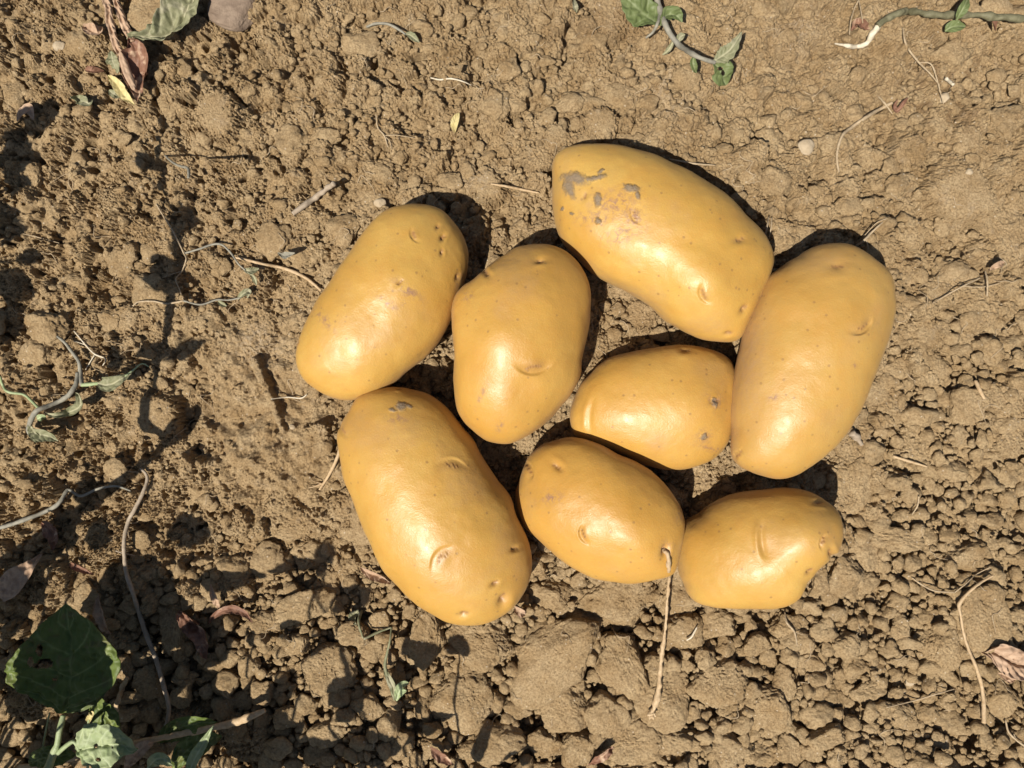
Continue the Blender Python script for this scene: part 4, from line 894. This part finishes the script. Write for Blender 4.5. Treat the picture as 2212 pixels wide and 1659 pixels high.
# ---- wilted seedling left of the pile
r_ = empty("seedling", P(470, 600, 0), "wilted thin stemmed seedling with curled leaves left of the leftmost potato", "seedling")
strand("stem", [(397,650,4),(433,658,8),(467,648,9),(495,648,9),(520,643,8)], [1.8,2.1,2.0,1.9,1.5], M_STEM, parent=r_)
strand("stem", [(400,547,5),(430,538,10),(460,528,14),(480,529,16),(500,548,18),(515,570,20),(530,584,20)], [2.0,2.2,2.4,2.4,2.1,1.8,1.6], M_STEM, parent=r_)
leaf("leaf", [(524,580,18),(536,585,22),(548,584,22),(560,580,16)], [1,6,8,6,1], [1,6,9,6,1], M_GREYG, parent=r_, curl=.7, wav=2)
leaf("leaf", [(536,588,20),(548,600,18),(554,616,12)], [1,4,6,1], [1,4,6,1], M_GREYG, parent=r_, curl=.8, wav=2)
leaf("leaf", [(512,648,8),(524,636,14),(538,630,16),(534,644,12)], [1,6,8,6,1], [1,6,8,6,1], M_GREYG, parent=r_, curl=.9, wav=3)
leaf("leaf", [(470,650,8),(478,656,12),(490,662,8)], [1,5,6,1], [1,5,6,1], M_GREYG, parent=r_, curl=.8, wav=2)
strand("root", [(287,661,3),(300,652,5),(333,651,6),(360,656,5),(397,650,4)], [1.6,1.8,2,2,2], M_ROOT, parent=r_)
leaf("leaf", [(600,546,26),(612,552,34),(624,550,38),(636,546,38)], [1,6,8,5,1], [1,6,8,5,1], M_STEM, parent=r_, curl=.5, wav=2)

# ---- wilted weed at the left edge
r_ = empty("wilted_weed", P(130, 850, 0), "wilted grey green hairy weed with drooping curled leaves near the left edge", "weed")
strand("stem", [(123,726,8),(140,740,16),(157,762,22),(170,782,28),(174,805,32),(177,832,34)], [2.6,3.2,3.6,4,4.2,4.6], M_STEM, parent=r_)
strand("stem", [(168,806,30),(164,830,32),(150,852,34),(130,866,34),(107,876,32),(82,886,30),(68,905,28),(63,930,26),(74,946,22)], [4.6,5,5,5,5.2,5.4,5.8,5.4,4.4], M_STEM, parent=r_)
strand("stem", [(0,813,20),(6,832,22),(17,846,24),(50,852,26),(68,866,28),(86,884,30)], [2.6,2.8,3,3,3,3], M_GSTEM, parent=r_)
strand("leaf_stalk", [(177,832,34),(195,830,38),(215,828,40)], [4.4,4,3.4], M_GSTEM, parent=r_)
leaf("leaf", [(212,828,40),(232,832,46),(256,822,50),(284,806,44)], [1,14,22,16,9,1], [1,12,18,20,9,1], M_GREYG, parent=r_, curl=1.1, wav=6, seed=21)
leaf("leaf", [(95,892,30),(122,897,40),(150,890,46),(172,876,48),(170,856,44),(162,848,40)], [1,6,9,12,10,6,1], [1,6,10,14,12,6,1], M_GREYG, parent=r_, curl=1.2, wav=5, seed=22)
leaf("leaf", [(68,930,26),(84,938,30),(104,942,30),(126,952,24)], [1,12,16,12,1], [1,12,16,10,1], M_GREYG, parent=r_, curl=1.0, wav=6, seed=23)
leaf("leaf", [(64,908,28),(72,928,30),(80,945,26),(92,955,20)], [1,8,12,9,1], [1,8,12,9,1], M_GREYG, parent=r_, curl=1.0, wav=5, seed=24)
leaf("leaf", [(78,906,30),(88,902,34),(100,904,30)], [1,7,8,1], [1,7,8,1], M_PALEG, parent=r_, curl=.6, wav=2, seed=25)
strand("leaf_stalk", [(262,818,44),(285,802,46),(306,786,46),(322,792,44)], [2,2,1.6,1], M_GSTEM, parent=r_)

# ---- dead leaves in the top left corner
r_ = empty("dead_leaf", P(280, 120, 0), "big curled dead brown leaf with twisted stem in the top left corner", "dead leaf")
leaf("stem", [(222,-10,20),(232,20,24),(236,50,28),(242,80,30),(252,105,30),(264,120,30)], [11,11,13,11,14,10], [10,14,10,13,10,9], M_TAN, parent=r_, curl=-1.5, wav=8, seed=301, relief=4, nu=90)
leaf("stem", [(246,-10,16),(256,25,22),(270,60,26),(286,86,30)], [8,12,13,9], [8,10,13,9], M_TAN, parent=r_, curl=-1.4, wav=7, seed=302, relief=3)
leaf("blade", [(276,82,30),(290,100,20),(298,130,16),(300,165,18),(300,195,22),(296,218,26)], [1,24,36,38,32,16,1], [1,20,34,38,30,16,1], M_BROWN, parent=r_, curl=1.0, wav=8, seed=31, relief=2)
leaf("rolled_edge", [(258,108,40),(264,130,44),(272,155,44),(285,185,40),(290,196,36)], [1,12,14,13,8,1], [1,12,14,13,8,1], M_TAN, parent=r_, curl=-1.6, wav=4, seed=32)
leaf("dead_leaf", [(232,162,8),(250,180,16),(268,206,20),(290,226,14)], [1,10,16,12,1], [1,8,12,10,1], M_YELLOW, label="curled pale yellow leaf just below the big dead brown leaf", cat="dead leaf", curl=.9, wav=4, seed=33)
leaf("dead_leaf", [(270,82,14),(305,80,26),(345,72,34),(385,48,38),(412,5,34),(420,-25,30)], [1,7,20,40,44,30,10], [1,6,16,30,36,26,10], M_GREYG, label="crumpled grey green leaf at the top edge in the top left area", cat="dead leaf", curl=.9, wav=20, seed=34, relief=5, nu=90, nv=60)
leaf("dead_leaf", [(180,55,12),(196,66,18),(212,72,20),(226,62,16)], [1,16,20,14,1], [1,14,16,12,1], M_TAN, label="crumpled pale brown leaf left of the twisted dead stem", cat="dead leaf", curl=1.3, wav=9, seed=35, relief=2)
leaf("dead_leaf", [(182,150,6),(198,152,12),(226,154,6)], [1,9,10,1], [1,7,8,1], M_BROWN, label="small rust brown leaf curl beside the top left clod", cat="dead leaf", curl=1.0, wav=3, seed=36)
leaf("dead_leaf", [(240,110,12),(244,135,14),(252,160,8)], [1,12,16,1], [1,12,14,1], M_GREYG, label="grey green leaf scrap under the twisted dead stem", cat="dead leaf", curl=.4, wav=6, seed=37)
leaf("dead_leaf", [(152,210,6),(170,216,12),(190,222,12),(198,214,6)], [1,12,14,1], [1,12,12,1], M_GREYG, label="dark green crumpled leaf left of the pale yellow leaf", cat="dead leaf", curl=.9, wav=7, seed=38)
leaf("dead_leaf", [(236,196,6),(250,206,10),(262,200,6)], [1,10,12,1], [1,8,12,1], M_GREYG, label="small green leaf scrap touching the pale yellow leaf", cat="dead leaf", curl=.9, wav=6, seed=39)
leaf("dead_leaf", [(36,262,4),(50,240,10),(64,236,10),(70,258,6)], [1,10,12,1], [1,8,12,1], M_TAN, label="pale torn leaf piece at the left edge below the top clods", cat="dead leaf", curl=.5, wav=5, seed=40)
v, f = clod_proto(5, 8801, soft=10, nz=.03, lump=.1, flat_top=True)
gg = P(492, 14, 20); st = link("stone", (v * [66, 37, 22] + [gg[0], gg[1], hat(gg[0], gg[1], base) + 10]) * S, f, M_STONE); recenter(st, tuple(gg)); tag(st, "flat smooth brown stone at the top edge in the left half", "stone")
leaf("leaf_scrap", [(982,288,4),(982,270,9),(986,255,10),(992,243,5)], [1,8,10,7,1], [1,6,8,6,1], M_YELLOW, label="small pale yellow leaf scrap above the middle potato", cat="leaf", curl=.4, wav=2, seed=41)
for k, (x, y, r, lab) in enumerate([(819,436,13,"cream pebble just above the upper end of the leftmost potato"),(1734,325,17,"pale grey pebble between the largest potato and the curved dry twig"),(2042,208,12,"cream pebble near the right edge below the vine"),(1990,1493,12,"pale pebble among the lower right clods"),(130,100,13,"white pebble stuck by the top left clod"),(2075,380,8,"tiny white pebble on the upper right soil"),(630,922,7,"tiny white pebble left of the lower left potato"),(820,1182,0,"")]):
    if r == 0: continue
    v, f = clod_proto(4, 8900 + k, soft=8, nz=.05); gg = P(x, y, 8); z0 = gz(gg[0], gg[1], 2)
    pb = link("pebble", (v * [r, r * .85, r * .6] + [gg[0], gg[1], z0 + r * .05]) * S, f, M_PEB); recenter(pb, (gg[0], gg[1], z0)); tag(pb, lab, "pebble")

# ---- debris in the lower left and right
leaf("dead_leaf", [(0,1290,10),(25,1262,18),(55,1232,24),(92,1196,28)], [14,26,26,14,1], [14,26,24,12,1], M_TAN, label="grey brown dead leaf at the left edge above the big green leaf", cat="dead leaf", curl=.4, wav=6, seed=51)
leaf("dead_leaf", [(90,1130,8),(105,1140,18),(118,1160,20),(112,1190,10)], [1,16,20,12,1], [1,16,18,12,1], M_BROWN, label="curled brown leaf under the kinked grey stem", cat="dead leaf", curl=1.0, wav=6, seed=52)
leaf("dead_leaf", [(150,1215,8),(165,1222,16),(182,1230,16),(202,1242,8)], [1,10,12,8,1], [1,10,12,8,1], M_BROWN, label="rolled reddish brown leaf left of the long grey stem", cat="dead leaf", curl=1.5, wav=5, seed=53)
leaf("dead_leaf", [(212,1285,10),(214,1310,18),(222,1340,20),(240,1372,12)], [1,10,16,12,1], [1,8,14,12,1], M_TAN, label="tan and orange dead leaf at the upper right of the big green leaf", cat="dead leaf", curl=1.2, wav=6, seed=54)
leaf("dead_leaf", [(385,1318,8),(400,1335,20),(418,1352,26),(432,1372,24),(440,1395,14),(446,1425,8)], [1,18,26,22,16,1], [1,18,26,20,14,1], M_BROWN, label="crumpled dark brown dead leaf right of the long grey stem", cat="dead leaf", curl=1.1, wav=12, seed=55, relief=3)
leaf("dead_leaf", [(445,1352,16),(470,1325,24),(500,1314,26),(530,1325,20),(545,1345,10)], [1,8,11,9,1], [1,8,11,9,1], M_BROWN, label="curved brown leaf strip above the crumpled dark brown leaf", cat="dead leaf", curl=1.2, wav=6, seed=56)
leaf("dead_leaf", [(455,1262,8),(462,1285,20),(468,1300,18),(474,1318,8)], [1,7,9,1], [1,7,9,1], M_TAN, label="pale upright leaf sliver in the lower left shade", cat="dead leaf", curl=.9, wav=5, seed=57)
leaf("dead_leaf", [(778,1224,6),(800,1240,16),(822,1250,16),(846,1262,6)], [1,11,13,9,1], [1,9,11,8,1], M_TAN, label="pale wrinkled leaf tucked against the lower left potato", cat="dead leaf", curl=1.2, wav=7, seed=58, relief=2)
leaf("dead_leaf", [(1112,1310,6),(1122,1322,14),(1136,1330,8)], [1,10,12,1], [1,8,10,1], M_TAN, label="small brown leaf scrap by the right end of the lower left potato", cat="dead leaf", curl=.9, wav=6, seed=59)
leaf("dead_leaf", [(1270,1658,8),(1290,1640,16),(1312,1626,18),(1326,1612,8)], [1,8,12,8,1], [1,8,12,8,1], M_BROWN, label="brown leaf strip among the clods at the bottom centre", cat="dead leaf", curl=1.0, wav=7, seed=60)
leaf("dead_leaf", [(930,1614,6),(945,1628,14),(962,1640,16),(980,1652,8)], [1,12,15,10,1], [1,10,12,9,1], M_BROWN, label="reddish brown leaf at the bottom edge left of centre", cat="dead leaf", curl=1.0, wav=8, seed=61)
leaf("dead_leaf", [(2126,1412,4),(2150,1412,8),(2172,1424,10),(2195,1436,9),(2222,1440,5)], [1,30,38,34,24], [1,24,34,30,24], M_TAN, label="crumpled pinkish dead leaf at the right edge beside the bent twig", cat="dead leaf", curl=.8, wav=20, seed=62, relief=5, nu=80, nv=50)
leaf("dead_leaf", [(2158,1455,6),(2176,1462,14),(2196,1470,10)], [1,12,16,1], [1,12,14,1], M_TAN, label="small pinkish leaf fold below the crumpled pinkish leaf", cat="dead leaf", curl=1.0, wav=8, seed=63)
leaf("dead_leaf", [(1105+1003,1426-20,3),(2117,1400,5),(2122,1418,4)], [1,6,7,1], [1,6,6,1], M_BROWN) if False else None
leaf("dead_leaf", [(1940,215,6),(1932,228,12),(1936,240,10),(1952,222,16),(1962,210,10)], [1,4,5,5,1], [1,4,5,5,1], M_BROWN, label="dark forked leaf tip at the end of the curved dry twig", cat="dead leaf", curl=.9, wav=3, seed=64)
leaf("dead_leaf", [(1838,66,6),(1852,50,14),(1868,58,16),(1880,62,8)], [1,10,12,8,1], [1,10,12,8,1], M_BROWN, label="shrivelled dark leaf left of the vine's pale end", cat="dead leaf", curl=1.2, wav=8, seed=65)
leaf("dead_leaf", [(2135,585,10),(2150,575,18),(2172,566,14)], [1,8,10,1], [1,6,8,1], M_TAN, label="twisted pale leaf piece right of the rightmost potato", cat="dead leaf", curl=1.2, wav=5, seed=66)
r_ = empty("wilted_sprig", P(800, 1400, 0), "limp grey green sprig on the shaded crumbs below the lower left potato", "sprig")
strand("stem", [(780,1320,6),(775,1345,8),(784,1378,12)], [4,3,2], M_GREYG, parent=r_)
strand("stem", [(846,1355,16),(842,1385,18),(836,1412,18),(832,1440,16),(842,1475,14),(852,1512,10)], [2,2.2,2.6,4,4,2.6], M_GREYG, parent=r_)
strand("stem", [(846,1355,16),(815,1366,14),(786,1380,10)], [1.8,3,2.4], M_GREYG, parent=r_)
leaf("leaf", [(768,1350,6),(766,1332,12),(774,1316,8)], [1,12,13,1], [1,10,12,1], M_GREYG, parent=r_, curl=.5, wav=5, seed=71)
leaf("leaf", [(828,1445,14),(840,1465,22),(850,1490,20),(855,1512,12)], [1,7,9,6,1], [1,7,9,6,1], M_GREYG, parent=r_, curl=.8, wav=5, seed=72)
leaf("leaf", [(856,1515,10),(862,1495,22),(872,1480,24),(884,1478,14)], [1,9,13,9,1], [1,9,14,10,1], M_PALEG, parent=r_, curl=.6, wav=4, seed=73)

# ---- leafy weed in the bottom left corner
r_ = empty("leafy_weed", P(-60, 1700, 0), "leafy green weed in the bottom left corner with one big holed dark leaf", "weed")
strand("stem", [(60,1760,60),(90,1700,110),(104,1660,140),(118,1622,150),(124,1608,152),(130,1575,150),(137,1545,142)], [9,8.5,8,7.5,6.5,6,5], M_GSTEM, parent=r_, rest=False)
leaf("leaf", [(139,1543,142),(148,1500,150),(153,1440,152),(150,1375,148),(143,1304,138)], [2,56,95,111,118,120,114,97,74,44,1], [2,20,42,66,92,104,98,78,56,30,1], M_DARKG, parent=r_, rest=False, curl=.22, wav=9, seed=81, nu=110, nv=90, veins=5, relief=2.2, teeth=.01,
     holes=[(85,1406,8,13),(97,1433,17,11),(66,1430,6,13),(82,1438,14,6),(118,1468,5,3.5)])
strand("leaf_stalk", [(124,1628,150),(142,1612,156),(160,1602,158),(172,1622,156)], [4.5,4.5,4,3.4], M_GSTEM, parent=r_, rest=False)
leaf("leaf", [(163,1622,156),(190,1617,160),(222,1613,160),(260,1612,154),(297,1622,144)], [1,36,52,50,42,22,1], [1,26,38,44,38,20,1], M_PALEG, parent=r_, rest=False, curl=.3, wav=6, seed=82, nu=90, nv=60, veins=5, relief=3.5, teeth=.03, holes=[(207,1611,5,4.5),(243,1615,2.2,2.2),(212,1641,6,5)])
leaf("leaf", [(150,1540,110),(185,1515,112),(215,1490,108),(255,1442,96)], [1,12,16,16,1], [1,14,18,14,1], M_GREEN, parent=r_, rest=False, curl=.4, wav=8, seed=83, veins=5)
leaf("leaf", [(190,1500,70),(215,1530,80),(240,1560,82),(252,1590,72)], [1,24,30,22,1], [1,22,30,24,1], M_DARKG, parent=r_, rest=False, curl=.5, wav=10, seed=84, veins=5)
leaf("leaf", [(62,1652,70),(90,1640,84),(130,1632,90),(165,1630,80)], [1,22,28,20,1], [1,16,20,16,1], M_DARKG, parent=r_, rest=False, curl=.4, wav=8, seed=85, veins=5)
leaf("leaf", [(405,1680,80),(420,1640,92),(440,1605,98),(462,1566,92)], [4,13,14,8,1], [4,11,12,8,1], M_PALEG, parent=r_, rest=False, curl=.7, wav=4, seed=86, veins=5)
leaf("leaf", [(340,1600,40),(370,1578,52),(420,1562,58),(470,1560,46)], [1,16,22,16,1], [1,22,28,18,1], M_DARKG, parent=r_, rest=False, curl=.4, wav=9, seed=87, veins=6)
leaf("leaf", [(375,1660,40),(400,1625,52),(440,1600,56),(480,1590,40)], [1,22,30,22,1], [1,22,28,22,1], M_DARKG, parent=r_, rest=False, curl=.5, wav=10, seed=88, veins=6)
leaf("leaf", [(318,1660,60),(335,1642,76),(352,1640,78),(372,1655,64)], [1,12,16,12,1], [1,12,16,12,1], M_PALEG, parent=r_, rest=False, curl=.4, wav=4, seed=89, veins=4)
leaf("dry_leaf", [(270,1665,70),(290,1635,80),(312,1612,84),(333,1603,76)], [1,14,18,12,1], [1,10,14,10,1], M_TAN, parent=r_, rest=False, curl=.5, wav=7, seed=90)
strand("leaf_stalk", [(188,1700,80),(190,1640,110),(191,1580,118),(192,1550,120)], [2.6,2.6,2.6,2.6], M_GSTEM, parent=r_, rest=False)
leaf("bud", [(191,1560,118),(194,1552,126),(198,1545,128),(202,1540,120)], [1,8,9,7,1], [1,8,9,7,1], M_YELLOW, parent=r_, rest=False, curl=1.5, wav=2, seed=91)
strand("leaf_stalk", [(80,1700,60),(95,1600,70),(107,1540,76)], [2,2,1.6], M_GSTEM, parent=r_, rest=False)
# its tall stems lean back out of the frame and their leaves shade the corner
def shade_pos(px, py, h):               # where something at height h must stand to shade picture point (px, py)
    q = P(px, py, 0); return np.array([q[0] + SUN[0] / SUN[2] * h, q[1] + SUN[1] / SUN[2] * h, h])
def tall(root_o, base_xy, tops, mat_l=M_GREEN):
    for (sx, sy, h, ln, wd, dr) in tops:
        q_ = P(sx, sy, 0); hx = (1106 - abs(q_[0])) / (-SUN[0] / SUN[2] * 1.0 + .69) if q_[0] < 0 else 1e9; hy = (829.5 - abs(q_[1])) / (-SUN[1] / SUN[2] + .52) if q_[1] < 0 else 1e9
        h = max(260, min(hx, hy)) + 120
        c = shade_pos(sx, sy, h); b = np.array([base_xy[0], base_xy[1], 0.0])
        a = math.radians(dr); dv = np.array([math.cos(a), math.sin(a), 0]); st_ = c - dv * ln * .5
        m1 = b + (st_ - b) * .45 + np.array([0, 0, .22 * np.linalg.norm(st_ - b)])
        g = tube_geo(np.array([b, b * .7 + m1 * .3 + [0, 0, 20], m1, st_]), [5.5, 5, 4, 2.6], seed=int(sx)); ob = solid("stem", [g], M_GSTEM); ob.parent = root_o; ob.location = -Vector(root_o.location)
        md = np.array([st_, c - dv * ln * .2 + [0, 0, 6], c + dv * ln * .2 + [0, 0, 5], c + dv * ln * .5 - [0, 0, 8]])
        V, F, vn = leaf_geo(md, [1, wd * .8, wd, wd * .85, wd * .5, 1], [1, wd * .85, wd, wd * .8, wd * .45, 1], curl=.35, wav=9, seed=int(sx + sy), nu=40, nv=22, teeth=.04)
        link("leaf", V * S, F, mat_l, parent=root_o, attrs=dict(vein=vn))
tall(r_, (-1230, -1010), [(285,1285,560,190,95,95),(330,1350,560,160,70,60),(250,1370,560,120,60,20),(60,1240,640,150,60,70),(20,1330,560,120,50,30),(150,1420,620,190,88,100),(235,1540,620,170,70,20),(60,1500,560,150,60,60),(180,1075,700,90,36,60),(120,1150,720,110,40,100),(228,1150,700,70,30,10),(330,1300,640,80,22,90),(30,1430,600,120,50,0),(120,1610,560,140,60,10)])
r_ = empty("tall_weed", np.array([-700, -1500, 0]), "tall leafy weeds just below the frame, dappling the bottom left with shade", "weed")
tall(r_, (-760, -1500), [(395,1165,800,110,42,10),(440,1385,760,150,62,60),(500,1250,800,160,30,5),(640,1235,820,120,26,175),(350,1560,700,170,75,30),(470,1560,700,150,62,160),(590,1590,700,150,60,20),(690,1640,680,150,55,0),(600,1500,740,100,28,60),(545,1375,780,70,22,80),(300,1620,640,170,70,20),(420,1480,720,100,34,120),(640,1340,800,70,20,30),(560,1640,640,170,70,0)])
r_ = empty("tall_weed", np.array([-250, -1550, 0]), "second clump of tall weeds below the frame, shading clods at bottom centre", "weed")
tall(r_, (-300, -1550), [(915,1400,800,100,44,20),(990,1388,800,56,30,90),(760,1300,860,100,34,30),(745,1500,760,110,40,100),(930,1575,740,130,17,30),(1040,1600,720,110,16,70),(800,1620,680,150,50,10),(870,1545,740,70,16,150),(690,1390,820,70,16,20),(1120,1640,680,70,22,0),(700,1200,860,60,26,60)])
r_ = empty("tall_weed", np.array([-1500, -300, 0]), "thin tall weed left of the frame casting a slender stem shadow", "weed")
def shadow_stem(pts, rad):
    c = np.array([shade_pos(*p) for p in pts]); ob = solid("stem", [tube_geo(c, rad, seed=5)], M_GSTEM); ob.parent = r_; ob.location = -Vector(r_.location)
b0 = np.array([-1500.0, -1000, 0])
pts = [(310,1000,440),(322,900,450),(335,800,460),(365,700,470),(378,600,480),(372,480,470),(345,400,460),(350,330,450),(345,240,440)]
c = np.vstack([[b0 + [0, -100, 0]], [[-1420, -700, 260]], [shade_pos(*p) for p in pts]])
ob = solid("stem", [tube_geo(c, [12, 12, 11, 11, 10, 10, 10, 10, 9, 8, 6], seed=5)], M_GSTEM); ob.parent = r_; ob.location = -Vector(r_.location)
STC = spline(c, 240)
def side_leaf(px, py, h, ln, wd, dr, sd):
    c = shade_pos(px, py, h); a = math.radians(dr); dv = np.array([math.cos(a), math.sin(a), 0])
    md = np.array([c - dv * ln * .5, c - dv * ln * .15 + [0, 0, 5], c + dv * ln * .2 + [0, 0, 4], c + dv * ln * .5])
    wd *= 1.35; near = STC[np.argmin(np.linalg.norm(STC - md[0], axis=1))]; lk = solid('leaf_stalk', [tube_geo(np.array([near, (near + md[0]) / 2 + [0, 0, 6], md[0]]), [2.5, 2, 1.8])], M_GSTEM); lk.parent = r_; lk.location = -Vector(r_.location); V, F, vn = leaf_geo(md, [1, wd, wd, wd * .6, 1], [1, wd, wd, wd * .6, 1], curl=.3, wav=6, seed=sd, nu=30, nv=16); link("leaf", V * S, F, M_GREEN, parent=r_, attrs=dict(vein=vn))
for q in [(390,470,480,80,17,80,1),(345,590,470,70,30,20,2),(372,610,480,50,26,70,9),(405,755,470,100,13,25,3),(340,762,450,80,14,5,4),(318,915,450,50,12,120,5),(385,925,470,110,15,55,6),(318,350,450,60,13,125,7),(260,770,430,60,22,10,8)]: side_leaf(*q)
r_ = empty("tall_weed", np.array([-1800, 100, 0]), "tall weed further left of the frame shading the upper left edge", "weed")
tall(r_, (-1800, 100), [(25,330,820,110,46,80),(75,265,860,90,34,20),(5,480,780,100,44,100),(15,620,740,90,44,60),(60,560,760,60,18,10),(100,240,880,60,22,60),(35,400,800,80,30,20),(0,700,720,100,30,80)])


# ---- hair roots and plant fibres mixed into the soil, too many to count
fib = []; rr = np.random.default_rng(99)
for k in range(190):
    x = rr.uniform(-1090, 1090); y = rr.uniform(-810, 810); a = rr.uniform(0, 6.28); L = rr.uniform(14, 60); q_ = []
    inside = any(np.hypot(x + HW - np.mean([p_[0] for p_ in POT[c_]['o']]), HH - y - np.mean([p_[1] for p_ in POT[c_]['o']])) < 130 for c_ in "ABCDEFGH")
    if inside: continue
    for t in np.linspace(0, 1, 5):
        xx = x + math.cos(a) * L * t; yy = y + math.sin(a) * L * t; a += rr.normal(0, .45)
        q_.append([xx, yy, top_at(xx, yy, 1) + .8])
    fib.append(tube_geo(np.array(q_), [.5, .9, 1.0, .8, .4], sides=5, nseg=14, seed=k))
fo = solid("root_fibres", fib, M_ROOT); tag(fo, "hair thin pale roots and fibres scattered through the dry soil", "root fibres", kind="stuff")
